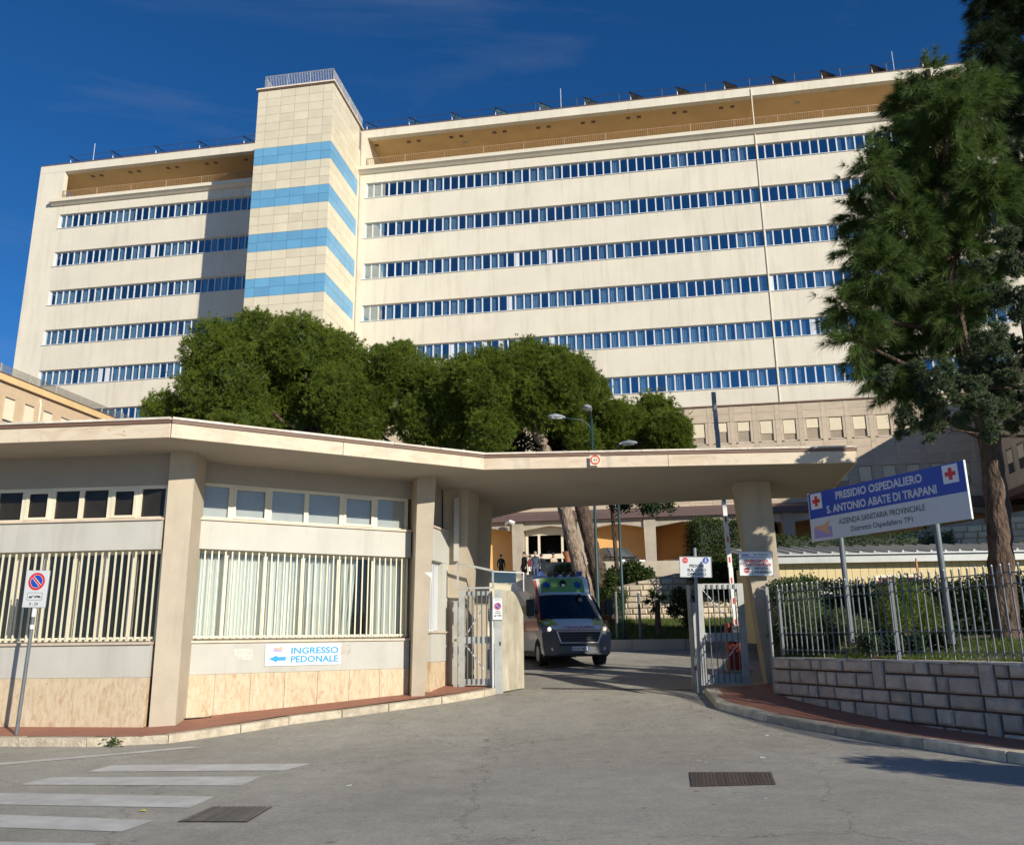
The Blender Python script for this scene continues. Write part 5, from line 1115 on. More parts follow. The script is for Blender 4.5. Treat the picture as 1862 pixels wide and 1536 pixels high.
# --- blue-green cypress in front
lst = [(1612, 688, 22), (1660, 690, 32), (1715, 690, 34), (1690, 740, 30), (1760, 700, 36), (1740, 745, 34), (1800, 690, 38), (1790, 745, 36), (1845, 700, 40), (1850, 640, 42), (1800, 620, 36), (1770, 650, 30), (1860, 560, 42), (1810, 540, 34), (1850, 480, 36), (1790, 480, 22), (1700, 775, 22), (1648, 762, 20), (1690, 800, 10), (1640, 790, 12), (1830, 430, 26), (1870, 760, 40), (1830, 760, 30), (1800, 790, 20)]
lob = lobes_px(lst, 15.6, .8); T = thing('cypress_tree', 'blue-green scaly cypress foliage in front of the tall pine', 'tree', (10.4, 15.8, 1.2))
b = MB(); tr0 = [(10.4, 15.8, 1.1), (10.3, 15.8, 4), (10.2, 15.8, 7.5)]; limb(b, tr0, .2, .08, 10)
for x, y, z, rr in lob[1::5]:
    o = Vector((10.25, 15.8, min(7, max(3.5, z-.3)))); limb(b, [o, o.lerp(Vector((x, y, z)), .5)+Vector((0, 0, -.1)), (x, y, z)], .035, .012, 6)
b.build('trunk', M['bark'], T, smooth=True)
sub = []
for x, y, z, rr in lob:
    for q in unit(rng.normal(size=(9, 3))): sub.append((x+q[0]*rr*.8, y+q[1]*rr*.8, z+q[2]*rr*.7, rr*float(rng.uniform(.28, .45))))
P_, D_ = shell(sub, 9500, .5, 1.05, .2); foliage('crown', tufts(P_, D_+np.array([0, 0, .5]), 14, .085, .016, .8), M['leafcyp'], T)
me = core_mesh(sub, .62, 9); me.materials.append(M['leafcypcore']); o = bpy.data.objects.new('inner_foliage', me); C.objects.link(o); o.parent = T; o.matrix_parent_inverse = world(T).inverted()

# --- hedges and shrubs
def boxhedge(name, label, F_, L_, d, z0, z1, n, m, lf=(.085, .045), cat='hedge', wob=.12):
    T = thing(name, label, cat, tuple(F_ @ Vector((L_/2, d/2, z0))))
    P_ = rng.random((n, 3)); face = rng.integers(0, 5, n); s = np.array([L_, d, z1-z0]); P_ = P_*s
    P_[face < 2, 1] = 0; P_[face == 2, 2] = s[2]; P_[face == 3, 0] = 0; P_[face == 4, 0] = s[0]
    P_ += rng.normal(size=(n, 3))*.05; P_[:, 1] += wob*np.sin(P_[:, 0]*2.1)*np.sin(P_[:, 2]*3); P_[:, 2] += z0+.06*np.sin(P_[:, 0]*3.3)
    Mx = np.array(F_); W_ = P_@Mx[:3, :3].T+Mx[:3, 3]
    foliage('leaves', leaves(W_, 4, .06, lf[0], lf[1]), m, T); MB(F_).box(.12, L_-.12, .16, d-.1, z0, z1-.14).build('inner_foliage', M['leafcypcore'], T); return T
boxhedge('clipped_hedge', 'dark clipped hedge behind the steel fence', FR(6.35, 19.6, -22), 12, 1.1, ZT+.2, 2.62, 13000, M['leafdark'])  # shade on this hedge is put into the darker leaf colour
boxhedge('clipped_hedge', 'rounded dark hedge block beside the raised barrier arm', FR(7.2, 33.2, 4), 2.5, 1.6, 3.7, 6.0, 3500, M['hedge'])
boxhedge('clipped_hedge', 'clipped hedge on the terrace in front of the entrance doors', FR(2.2, 44.0, 0), 2.4, .9, 4.3, 5.15, 1800, M['hedge'])
boxhedge('clipped_hedge', 'low hedge visible above the cabin roof', FR(11.0, 37.0, -3), 8, 1.5, 4.2, 5.75, 3000, M['hedge'])
def shrub(name, label, lst, Y, n, m, lf, cat='shrub', stem=True):
    lob = lobes_px(lst, Y, .25); c = lob[0]; zb = min(l[2]-l[3] for l in lob); T = thing(name, label, cat, (c[0], c[1], zb))
    P_, D_ = shell(lob, n, .3, 1.08); foliage('leaves', leaves(P_, 5, .06, *lf), m, T)
    b = MB(); branches_to(b, (c[0], c[1], zb-.05), lob, .025, 5); b.build('stem', M['bark'], T); return T
shrub('bush', 'round bush hiding the front of the parked car', [(1150, 1042, 20), (1120, 1050, 16), (1175, 1048, 14)], 42, 1500, M['hedge'], (.16, .08))
shrub('bush', 'bush hanging over the block wall behind the pedestrian notice', [(1310, 1030, 20), (1330, 1050, 20), (1290, 1065, 16), (1315, 1075, 16)], 30, 1700, M['hedge'], (.12, .06))
shrub('bush', 'thin leafy bush beside the dark pine trunk', [(1105, 1075, 15), (1120, 1100, 14), (1110, 1050, 12), (1130, 1085, 10)], 33, 700, M['hedge'], (.11, .05))
shrub('bush', 'dark bush at the right end of the pale block wall', [(1250, 1100, 18), (1235, 1085, 14), (1258, 1125, 16), (1225, 1110, 10)], 31.5, 900, M['leafdark'], (.11, .05))
shrub('oleander', 'grey-green narrow leaved shrub behind the left end of the fence', [(1450, 1120, 30), (1490, 1135, 28), (1530, 1140, 24), (1430, 1150, 22), (1475, 1165, 22), (1560, 1150, 18)], 18.0, 2300, M['shrub'], (.16, .018))
shrub('tall_shrub', 'tall mottled shrub at the left end of the hedge', [(1430, 1080, 26), (1465, 1075, 24), (1445, 1105, 24)], 18.6, 1600, M['shrub'], (.06, .05))
shrub('feathery_shrub', 'feathery green shrub between the two board poles', [(1640, 1090, 30), (1665, 1110, 28), (1625, 1120, 24), (1680, 1130, 20)], 16.0, 2600, M['grass'], (.13, .012))
shrub('bush', 'low trailing plant at the foot of the fence', [(1580, 1172, 13), (1620, 1174, 13), (1665, 1174, 13), (1700, 1168, 14), (1720, 1162, 14)], 15.4, 1000, M['leafdark'], (.06, .03))
# small fan palm on the bank
pc = at(1195, 1090, 32.3); T = thing('fan_palm', 'small dark fan palm on the planted bank', 'palm', (pc.x, pc.y, 1.45))
MB().path([(pc.x, pc.y, 1.4), (pc.x-.02, pc.y, 2.2), (pc.x+.02, pc.y, pc.z)], [.13, .11, .09], 8).build('trunk', M['bark'], T)
D_ = unit(rng.normal(size=(16, 3))*np.array([1, 1, .5])+np.array([0, 0, .35])); base = np.array([pc.x, pc.y, pc.z])+D_*.28
foliage('fronds', tufts(base, D_, 26, .42, .035, .35, .1, .2), M['leafdark'], T)
# grass
def grass(name, label, P_, ln, m='grass'):
    o = foliage(name, tufts(P_, np.tile([0, 0, 1.], (len(P_), 1)), 5, ln, .010, .45), M[m], None, 'stuff'); o['label'] = label; o['category'] = 'grass'
n = 7000; uu = rng.random(n)*8.5+.1; vv = .30+rng.random(n)**1.6*3.0; Mx = np.array(SW); P_ = np.stack([uu, vv, np.zeros(n)], 1)@Mx[:3, :3].T+Mx[:3, 3]; P_[:, 2] = [lawn(x, y) for x, y in P_[:, :2]]; P_ = P_[(np.sin(P_[:, 0]*2.3)+np.sin(P_[:, 1]*3.1)+rng.random(n)*2.2) > .4]
grass('grass', 'sunlit rough grass along the top of the stone wall', P_, .13)
n = 5000; P_ = np.stack([2.6+rng.random(n)*9, 31.7+rng.random(n)*3, np.zeros(n)], 1); P_[:, 2] = [bank(x, y) for x, y in P_[:, :2]]
grass('grass', 'shaded grass on the planted bank behind the kerb', P_, .22)
wd = np.array([[-6.28, 14.0, gz(14)+.06]]); T = tag(foliage('weed', leaves(np.repeat(wd, 20, 0)+rng.normal(size=(20, 3))*.05, 3, .03, .07, .03), M['hedge'], None), 'small green weed growing from the left kerb', 'weed')
# ================================================================== cabin, lamps, vehicles, people
Fc = FR(7.35, 26.4, -3.0); CL = 16.0; zb = 1.35; ZE = 3.95
T = thing('prefab_cabin', 'yellow panelled prefab cabin with a ribbed grey metal roof', 'cabin', tuple(Fc @ Vector((CL/2, 1.2, zb))))
MB(Fc).box(0, CL, .03, 2.4, zb, ZE-.25).build('shell', M['cabin'], T)
for k in range(64): MB(Fc).box(k*.25+.006, k*.25+.244, .0, .03, zb, ZE-.25).build('wall_panel', M['cabin'], T)
MB(Fc).box(-.25, CL+.2, -.30, .05, ZE-.25, ZE-.03).build('eaves_beam', M['roofmetal'], T)
rfm = MB(Fc).hexa([(-.3, -.38, ZE-.02), (CL+.3, -.38, ZE-.02), (CL+.3, 2.6, ZE+.45), (-.3, 2.6, ZE+.45)], [(-.3, -.38, ZE+.02), (CL+.3, -.38, ZE+.02), (CL+.3, 2.6, ZE+.49), (-.3, 2.6, ZE+.49)]).build('roof', M['roofmetal'], T)
for k in range(40):
    x = -.2+k*.42; MB(Fc).hexa([(x, -.385, ZE+.02), (x+.07, -.385, ZE+.02), (x+.07, 2.6, ZE+.49), (x, 2.6, ZE+.49)], [(x+.015, -.385, ZE+.085), (x+.055, -.385, ZE+.085), (x+.055, 2.6, ZE+.555), (x+.015, 2.6, ZE+.555)]).build('roof_rib', M['roofmetal'], rfm)
for x0, x1, z0, z1, red in ((.55, 1.25, 2.72, 3.12, 0), (3.75, 4.95, 2.4, 3.25, 1), (7.9, 10.2, 2.3, 3.05, 0)):
    w = MB(Fc).box(x0-.07, x1+.07, -.03, .0, z0-.07, z0).box(x0-.07, x1+.07, -.03, .0, z1, z1+.07).box(x0-.07, x0, -.03, .0, z0, z1).box(x1, x1+.07, -.03, .0, z0, z1).box((x0+x1)/2-.04, (x0+x1)/2+.04, -.028, -.002, z0, z1).build('window', M['frame'], T)
    MB(Fc).box(x0, x1, -.012, -.006, z0, z1).build('pane', M['darkmetal'] if not red else M['cloth_red'], w)
MB(Fc).box(2.0, 2.35, -.02, 0, 2.62, 2.95).build('notice', M['signwhite'], T)
MB(Fc).box(8.3, 9.2, -.06, 0, 3.42, 3.50).build('strip_light', lamp_mat('lit_green_strip', (.45, .75, .30), .6), T)
# satellite-like disc on a stalk
t = thing('oval_disc', 'oval disc on a short stalk in front of the cabin', 'disc', (9.9, 24.8, 1.5)); p = at(1668, 1030, 24.8)
MB(FR(p.x, p.y, 60)).disc((0, p.z), .26, 20, 0).disc((0, p.z), .26, 20, .02).build('disc', M['pot'], t); MB().tube((p.x, p.y+.03, 1.4), (p.x, p.y+.03, p.z), .025).build('stalk', M['galv'], t)

# --- street lamps
def lamp(label, px, py_top, Y, arm, zb):
    p = at(px, py_top, Y); x = p.x; zt = p.z
    T = thing('street_lamp', label, 'street lamp', (x, Y, zb))
    MB().path([(x, Y, zb), (x, Y, zb+1.2), (x, Y, zt-.2)], [.075, .06, .045], 10).build('post', M['lampgreen'], T, smooth=True)
    for a, ang in arm:
        d = Vector((math.cos(R(ang)), math.sin(R(ang)), 0)); o = Vector((x, Y, zt-.75 if a > .5 else zt-.35))
        pts = [o, o+d*.12+Vector((0, 0, .28)), o+d*.4+Vector((0, 0, .48)), o+d*a+Vector((0, 0, .5))] if a > .5 else [o, o+d*.05+Vector((0, 0, .35)), o+d*.15+Vector((0, 0, .42))]
        b = MB().path(pts, .032, 8).build('arm', M['lampgreen'], T, smooth=True)
        e = pts[-1]; yaw = ang; Fh = FR(e.x, e.y, yaw, e.z)
        rings = [(0, .05, .05), (.15, .13, .10), (.38, .17, .13), (.58, .13, .08), (.68, .04, .03)]; h = MB(Fh); vs = []; n = 10
        for X, wy, wz in rings:
            for q in range(n): t_ = 2*math.pi*q/n; vs.append((X, wy*math.cos(t_), max(-.035, wz*math.sin(t_))+.01))
        h.add(vs, [(i*n+q, i*n+(q+1) % n, (i+1)*n+(q+1) % n, (i+1)*n+q) for i in range(4) for q in range(n)]+[tuple(range(n)), tuple(range(4*n, 5*n))]).build('head', M['lamphead'], T, smooth=True)
        MB(Fh).box(.16, .56, -.10, .10, -.045, -.028).build('diffuser', M['signwhite'], T)
lamp('tall dark green double-headed street lamp rising above the canopy', 1075, 752, 30.0, ((1.05, 200), (.2, 250)), 1.1)
p = at(1122, 812, 40); lamp('lower green lamp post with a small grey head', 1120, 812, 31.5, ((.2, -20),), 1.3)
# rail at the post top right of the barrier
t = thing('bollard_post', 'plain grey bollard post standing on the planted bank', 'post', (4.6, 32, 1.4))
for px, py0, py1 in ((1161, 1078, 1150),):
    a = at(px, py0, 31.9); MB().tube((a.x, 31.9, 1.3), (a.x, 31.9, a.z), .05, n=8).build('post', M['galv'], t)
t = thing('bollard_post', 'second grey bollard post beside the lamp post', 'post', (3.6, 32, 1.4)); a = at(1119, 1075, 31.9); MB().tube((a.x, 31.9, 1.3), (a.x, 31.9, a.z), .05, n=8).build('post', M['galv'], t)

# --- steps seen past the gate screen
T = thing('outdoor_steps', 'pale outdoor steps with handrail behind the glass screen', 'steps', (-1.0, 38, 1.4))
for k in range(11): MB().box(-1.75, .1, 38+.34*k, 38.36+.34*k, 1.2, 1.45+.30*(k+1)).build('step', M['shutter'], T)
MB().path([(-1.8, 37.9, 2.5), (-1.8, 41.6, 5.7)], .03, 6).path([(-1.8, 37.9, 1.4), (-1.8, 37.9, 2.5)], .03, 6).path([(-1.8, 41.6, 4.7), (-1.8, 41.6, 5.7)], .03, 6).build('handrail', M['galv'], T)

# --- ambulance
AX, AY, AA = 1.80, 24.3, 10.0
AMB = thing('ambulance', 'white ambulance van with green front cap and grey bumper leaving the gate', 'ambulance', (AX, AY, gz(26.5)-.02), AA)   # local -y is forward
prof = [(.02, .30), (.0, .55), (.03, .78), (.10, .96), (.34, 1.12), (.80, 1.30), (1.26, 1.72), (1.62, 2.02), (1.70, 2.10), (1.98, 2.52), (2.3, 2.66), (5.6, 2.66), (5.75, 2.5), (5.78, .4)]
hw = [.94, .98, 1.0, 1.0, .99, .985, .90, .83, .84, .84, .86, .90, .92, 1.0]
NT = [-1, -.93, -.8, -.5, 0, .5, .8, .93, 1]
def apt(i, t):
    y, z = prof[i]; w = hw[i]; a = abs(t); bul = (.26 if i < 6 else .20 if i < 9 else .14 if i < 11 else 0)*a**3; dz = -(.05 if 3 <= i <= 11 else 0)*a**5
    return (w*t, y+bul, z+dz)
def panel(i0, i1, name, m, j0=0, j1=None, lift=0.):
    j1 = len(NT)-1 if j1 is None else j1; b = MB(); nj = j1-j0+1
    vs = [apt(i, NT[j]) for i in range(i0, i1+1) for j in range(j0, j1+1)]
    if lift: vs = [(x, y-lift, z+lift*.6) for x, y, z in vs]
    b.add(vs, [(r*nj+c, r*nj+c+1, (r+1)*nj+c+1, (r+1)*nj+c) for r in range(i1-i0) for c in range(nj-1)]); return b.build(name, m, AMB, local=True, smooth=True)
panel(0, 3, 'bumper', M['grey_plastic']); panel(3, 5, 'bonnet', M['white_car']); panel(5, 7, 'windscreen', M['windscreen']); panel(7, 11, 'roof_cap', M['white_car']); panel(11, 13, 'rear_panel', M['white_car'])
for s in (-1, 1):
    pts = [apt(i, s) for i in range(14)]; low = [(s*.98, 5.7, .40), (s*.98, 5.1, .40), (s*.98, 4.95, .62), (s*.98, 4.6, .76), (s*.98, 4.25, .62), (s*.98, 4.1, .40), (s*.98, 1.52, .40), (s*.98, 1.38, .62), (s*.98, 1.02, .78), (s*.98, .66, .62), (s*.98, .52, .36)]
    b = MB(); poly = pts+low; b.add(poly, [tuple(range(len(poly)))] if s > 0 else [tuple(range(len(poly)-1, -1, -1))]); sd = b.build('side_panel', M['white_car'], AMB, local=True)
    x = s*1.004
    def sp(pp, name, m, off=0.): MB().add([(s*(w+.012+off), y, z) for y, z, w in pp], [tuple(range(len(pp)))]).build(name, m, AMB, local=True)
    sp([(1.15, 1.34, 1.0), (2.3, 1.34, 1.0), (2.3, 2.02, .93), (1.82, 2.02, .90), (1.35, 1.65, .955)], 'side_window', M['carblack'])
    sp([(.55, .98, 1.0), (5.7, .98, 1.0), (5.7, 1.28, 1.0), (.95, 1.26, 1.0)], 'orange_stripe', M['orange_car'], .004)
    sp([(2.6, 1.5, 1.0), (5.6, 1.5, 1.0), (5.6, 1.75, .98), (2.6, 1.75, .98)], 'green_stripe', M['green_car'], .004)
    # orange edging up the windscreen pillar
    e = [apt(5, s), apt(6, s), apt(7, s), apt(9, s)]; ei = [apt(5, s*.90), apt(6, s*.92), apt(7, s*.92), apt(9, s*.93)]
    MB().add([(a, b_-.012, c) for a, b_, c in e]+[(a, b_-.012, c+.004) for a, b_, c in ei], [(0, 1, 5, 4), (1, 2, 6, 5), (2, 3, 7, 6)]).build('pillar_stripe', M['orange_car'] if s < 0 else M['white_car'], AMB, local=True)
    # headlights, yellow flashes, fog lamps, mirrors, wheels
    hl = [apt(3, s*.62), apt(3, s*.97), apt(4, s*.99), apt(5, s*.99), apt(4, s*.80)]
    MB().add([(a, b_-.015, c+.004) for a, b_, c in hl], [(0, 1, 2, 3, 4)]).build('headlight', mat('headlight_housing', (.20, .20, .21), .15, 0, spec=.8), AMB, local=True)
    c = apt(3, s*.80); MB(Matrix.Translation((c[0], c[1]-.02, c[2]+.065))).disc((0, 0), .055, 14, 0).build('headlight_bulb', lamp_mat('lit_headlight', (1, .85, .6), 1.3 if s < 0 else .5), AMB, local=True)
    yf = [apt(4, s*.50), apt(4, s*.86), apt(5, s*.99), apt(5, s*.70)]; MB().add([(a, b_-.012, c_+.012) for a, b_, c_ in yf], [(0, 1, 2, 3)]).build('yellow_flash', M['yellow_car'], AMB, local=True)
    c = apt(0, s*.78); MB(Matrix.Translation((c[0], c[1]-.02, .47))).disc((0, 0), .05, 12, 0).build('fog_lamp', M['signwhite'], AMB, local=True)
    m = MB(); m.box(min(s*1.06, s*1.30), max(s*1.06, s*1.30), .95, 1.12, 1.38, 1.86); bevel(m.build('mirror', M['black_plastic'], AMB, local=True), .04)
    MB().tube((s*.95, 1.1, 1.5), (s*1.1, 1.04, 1.55), .04).build('mirror_arm', M['black_plastic'], AMB, local=True)
    for y in (1.02, 4.6):
        tw = MB().tube((s*.70, y, .34), (s*.97, y, .34), .345, n=22).build('wheel', M['tyre'], AMB, local=True)
        MB().tube((s*.972, y, .34), (s*.985, y, .34), .21, n=16).build('rim', M['alu'], tw, local=True)
        MB().tube((s*.5, y, .42), (s*.985, y, .42), .40, n=18).build('wheel_arch', M['black_plastic'], AMB, local=True) if False else None
g = MB(); g.add([(-.62, -.02, .92), (.62, -.02, .92), (.52, -.025, .64), (-.52, -.025, .64)], [(0, 3, 2, 1)]); g.build('grille', M['black_plastic'], AMB, local=True)
def bar3(a, b_, r, name, m): MB().tube(a, b_, r, n=8).build(name, m, AMB, local=True)
for a, b_ in (((-.64, -.03, .94), (.64, -.03, .94)), ((-.53, -.04, .63), (.53, -.04, .63)), ((-.64, -.03, .94), (-.53, -.04, .63)), ((.64, -.03, .94), (.53, -.04, .63))): bar3(a, b_, .022, 'grille_trim', M['chrome'])
for z in (.71, .78, .85): bar3((-.56, -.028, z), (.56, -.028, z), .008, 'grille_slat', M['grey_plastic'])
MB().box(-.55, .55, -.015, .02, .55, .605).build('lower_intake', M['black_plastic'], AMB, local=True); MB().box(-.62, .62, -.03, .0, .315, .345).build('bumper_lip', M['black_plastic'], AMB, local=True)
pl = MB().box(-.27, .27, -.035, -.02, .415, .53).build('number_plate', M['signwhite'], AMB, local=True); MB().box(-.27, -.225, -.038, -.0355, .417, .528).box(.225, .27, -.038, -.0355, .417, .528).build('blue_band', M['signblue'], AMB, local=True); text('EG 971 MD', .38, .07, 0, .472, -.038, M['signblack'], AMB, .012)
MB().box(-.66, .66, .045, .09, .955, .985).build('orange_edge', M['orange_car'], AMB, local=True)
# mirrored word on the bonnet
o = text('AMBULANZA', .92, .12, .06, 0, 0, M['signred'], AMB, .015, mirror=True); o.location = (0, .19, 1.06); o.rotation_euler = (R(-62), 0, 0)
b = MB().poly([(-.06, -.03), (-.03, -.03), (0, .02), (.03, -.03), (.06, -.03), (0, .06)], 0).build('badge', M['blue_car'], AMB, local=True); b.location = (.02, .08, .965); b.rotation_euler = (R(-40), 0, 0)
# coloured cap: green field, blue stars of life, roof lights
panel(8, 9, 'green_field', M['green_car'], 2, 6, .012); panel(7, 8, 'lettering_band', M['signgrey'], 1, 7, .012)
for sx in (-.50, .46):
    st = MB()
    for k in range(3):
        an = R(60*k); dx, dz = math.sin(an), math.cos(an); st.poly([(dx*.13+dz*.032, dz*.13-dx*.032), (-dx*.13+dz*.032, -dz*.13-dx*.032), (-dx*.13-dz*.032, -dz*.13+dx*.032), (dx*.13-dz*.032, dz*.13+dx*.032)], -.001*k)
    o = st.build('star_of_life', M['blue_car'], AMB, local=True); o.location = (sx, 1.835, 2.325); o.rotation_euler = (R(-34), 0, 0)
MB(Matrix.Translation((0, 1.80, 2.33))).tube((0, -.02, 0), (0, .06, .06), .10, n=14).build('front_lamp', M['black_plastic'], AMB, local=True); MB(Matrix.Translation((0, 1.775, 2.33))).disc((0, 0), .06, 14, 0).build('lamp_lens', M['chrome'], AMB, local=True)
for k, x in enumerate((-.66, -.34, -.16, .12, .36, .56)):
    c = apt(10, 0)
    if k in (0, 3+2): MB().box(x-.09, x+.09, 2.0, 2.18, 2.60, 2.74).build('beacon', M['blue_car'], AMB, local=True)
    else: MB().tube((x, 1.98, 2.66), (x, 2.12, 2.66), .085, n=12).build('roof_lamp', M['black_plastic'], AMB, local=True)
MB().box(-.93, .93, .4, 5.6, .25, .40).build('underbody', M['black_plastic'], AMB, local=True); MB().box(-.80, .80, 2.05, 2.12, .8, 2.0).build('cab_partition', M['black_plastic'], AMB, local=True); MB().add([(-.9, .8, 1.28), (.9, .8, 1.28), (.9, 1.6, 1.2), (-.9, 1.6, 1.2)], [(0, 1, 2, 3)]).build('dashboard', M['black_plastic'], AMB, local=True)
for x in (-.45, .45): bar3((x*.2, .86, 1.34), (x*1.5, .80, 1.36), .012, 'wiper', M['black_plastic'])

# --- people
def person(label, loc, yaw, h, top, legs, hair, coat=0., arms='down', lean=0., stride=.08, bag=None, seated=False):
    T = thing('person', label, 'person', loc, yaw); S = h/1.75
    V = []; E = []; Rr = []
    def v(x, y, z, r, par=None):
        V.append((x*S, y*S, z*S)); Rr.append(r*S); i = len(V)-1
        if par is not None: E.append((par, i))
        return i
    pel = v(0, 0, .95, .155); ab = v(0, -.01-lean*.2, 1.10, .145, pel); chs = v(0, -.0-lean*.5, 1.30, .165, ab); nk = v(0, -lean*.8, 1.47, .07, chs); hd0 = v(0, -.02-lean, 1.57, .085, nk); hd = v(0, -.01-lean, 1.68, .088, hd0)
    nose = v(0, -.105-lean, 1.61, .02, hd0)
    for s in (-1, 1):
        hp = v(s*.10, 0, .86, .105, pel)
        if seated: kn = v(s*.13, -.42, .84, .075, hp); an = v(s*.13, -.42, .45, .05, kn); ft = v(s*.14, -.58, .40, .045, an)
        else:
            kn = v(s*.11, -.03+s*stride*.5, .50, .068, hp); an = v(s*.11, s*stride, .09, .048, kn); ft = v(s*.12, s*stride-.15, .04, .042, an)
        sh = v(s*.19, -lean*.5, 1.40, .075, chs)
        if arms == 'down' or (arms == 'one' and s > 0): el = v(s*.26, .02, 1.13, .052, sh); wr = v(s*.27, -.06, .89, .038, el); hn = v(s*.265, -.09, .80, .036, wr)
        else: el = v(s*.25, -.06, 1.14, .052, sh); wr = v(s*.06, -.24, 1.17, .038, el); hn = v(-s*.03, -.25, 1.20, .035, wr)
        for q, (dx, dz) in enumerate(((.02, -.075), (.007, -.085), (-.008, -.08), (-.02, -.065), (-.032, -.03))): v(V[hn][0]/S+dx, V[hn][1]/S-.02-.006*q, V[hn][2]/S+dz, .009, hn)
    me = bpy.data.meshes.new('body'); me.from_pydata(V, E, []); ob = bpy.data.objects.new('body', me); C.objects.link(ob)
    sk = ob.modifiers.new('skin', 'SKIN'); sk.use_smooth_shade = True
    for i, sv in enumerate(me.skin_vertices[0].data): sv.radius = (Rr[i], Rr[i]*(.72 if i in (0, 1, 2) else 1)); sv.use_root = (i == 0)
    ob.modifiers.new('sub', 'SUBSURF').levels = 1
    dg = bpy.context.evaluated_depsgraph_get(); dg.update(); m2 = bpy.data.meshes.new_from_object(ob.evaluated_get(dg)); bpy.data.objects.remove(ob)
    for mm in (top, legs, M['skin']): m2.materials.append(mm)
    for p in m2.polygons:
        c = p.center/S; p.use_smooth = True
        p.material_index = 2 if (c.z > 1.49 or (abs(c.x) > .2 and c.z < .86 and not seated) or (arms != 'down' and c.y < -.22 and 1.1 < c.z < 1.3 and abs(c.x) < .09)) else (0 if c.z > (.92-coat if abs(c.x) < .21 or coat == 0 else .5) else 1)
    o = bpy.data.objects.new('body', m2); C.objects.link(o); o.parent = T
    hb_ = MB(); n = 10; vs = []; rows = [(-.02, .096), (.05, .105), (.10, .085), (.135, .04)]
    for dz, rr in rows:
        for q in range(n): t_ = 2*math.pi*q/n; vs.append((rr*S*math.cos(t_), (rr*math.sin(t_)+.012-lean)*S, (1.645+dz)*S))
    hb_.add(vs, [(i*n+q, i*n+(q+1) % n, (i+1)*n+(q+1) % n, (i+1)*n+q) for i in range(3) for q in range(n)]+[tuple(range(3*n, 4*n))]); hb_.build('hair', hair, T, local=True, smooth=True)
    if coat:
        vs = []; rows = [(1.30, .19, .13), (1.08, .175, .12), (.92, .20, .14), (.92-coat, .235, .165)]; cb = MB()
        for z, a, b_ in rows:
            for q in range(14): t_ = 2*math.pi*q/14; vs.append((a*S*math.cos(t_), (b_*math.sin(t_)-lean*.3)*S, z*S))
        cb.add(vs, [(i*14+q, (i+1)*14+q, (i+1)*14+(q+1) % 14, i*14+(q+1) % 14) for i in range(3) for q in range(14)]); cb.build('coat', top, T, local=True, smooth=True)
    if bag: b = MB(); b.box(-.42*S, -.28*S, -.06*S, .06*S, .62*S, .86*S).tube((-.35*S, 0, .86*S), (-.28*S, 0, 1.0*S), .012).build('bag', bag, T, local=True)
    return T
def stand(px, Y): p = at(px, 1000, Y); return (p.x, Y, 4.8)
person('person in a navy jacket and jeans walking out by the entrance', stand(973, 50.5), 10, 1.74, M['cloth_blue'], M['cloth_jean'], M['hairgrey'], 0, 'down', .02, .14, M['signwhite'])
person('person in black standing with the back to the street', stand(984, 52.5), 170, 1.80, M['cloth_black'], M['cloth_black'], M['hair'], .25)
person('person in a beige knee-length coat standing with folded arms', stand(1006, 51.5), 40, 1.76, M['cloth_beige'], M['cloth_grey'], M['hair'], .42, 'fold', 0, .05, M['cloth_beige'])
person('person in a dark coat at the left of the entrance group', stand(953, 51.0), -60, 1.78, M['cloth_black'], M['cloth_grey'], M['hair'], .35)
person('person in dark red behind the navy jacket', stand(964, 52.0), 60, 1.68, M['cloth_red'], M['cloth_black'], M['hair'])
person('person in dark clothes at the far left by the orange wall', stand(911, 49.0), 20, 1.45, M['cloth_black'], M['cloth_black'], M['hair'])
person('person in a grey top standing right of the dark trunk', stand(1092, 51.0), -10, 1.70, M['cloth_grey'], M['cloth_black'], M['hair'])
person('person in black beside the parked car', stand(1118, 51.5), 30, 1.62, M['cloth_black'], M['cloth_black'], M['hair'])
pw = FA @ Vector((-5.98+.0, 1.0, 0)); person('seated person in a beige jacket behind the barred office window', (pw.x, pw.y, .85), 150, 1.70, M['cloth_beige'], M['cloth_black'], M['cloth_red'], 0, 'fold', 0, 0, None, True)
ch = thing('office_chair', 'beige office chair back seen through the barred window', 'chair', (pw.x-.05, pw.y-.35, .3), -5)
bevel(MB().box(-.24, .24, -.02, .05, 1.28, 2.2).build('backrest', M['cloth_beige'], ch, local=True), .04); MB().box(-.25, .25, .06, .5, 1.18, 1.28).build('seat', M['cloth_beige'], ch, local=True); MB().tube((0, .25, 0), (0, .25, 1.2), .04).build('column', M['darkmetal'], ch, local=True)
# driver of the ambulance
drv = AMB.matrix_basis @ Vector((.42, 1.50, .30)); person('driver behind the ambulance windscreen', tuple(drv), AA, 1.70, M['cloth_grey'], M['cloth_black'], M['hair'], 0, 'fold', 0, 0, None, True)

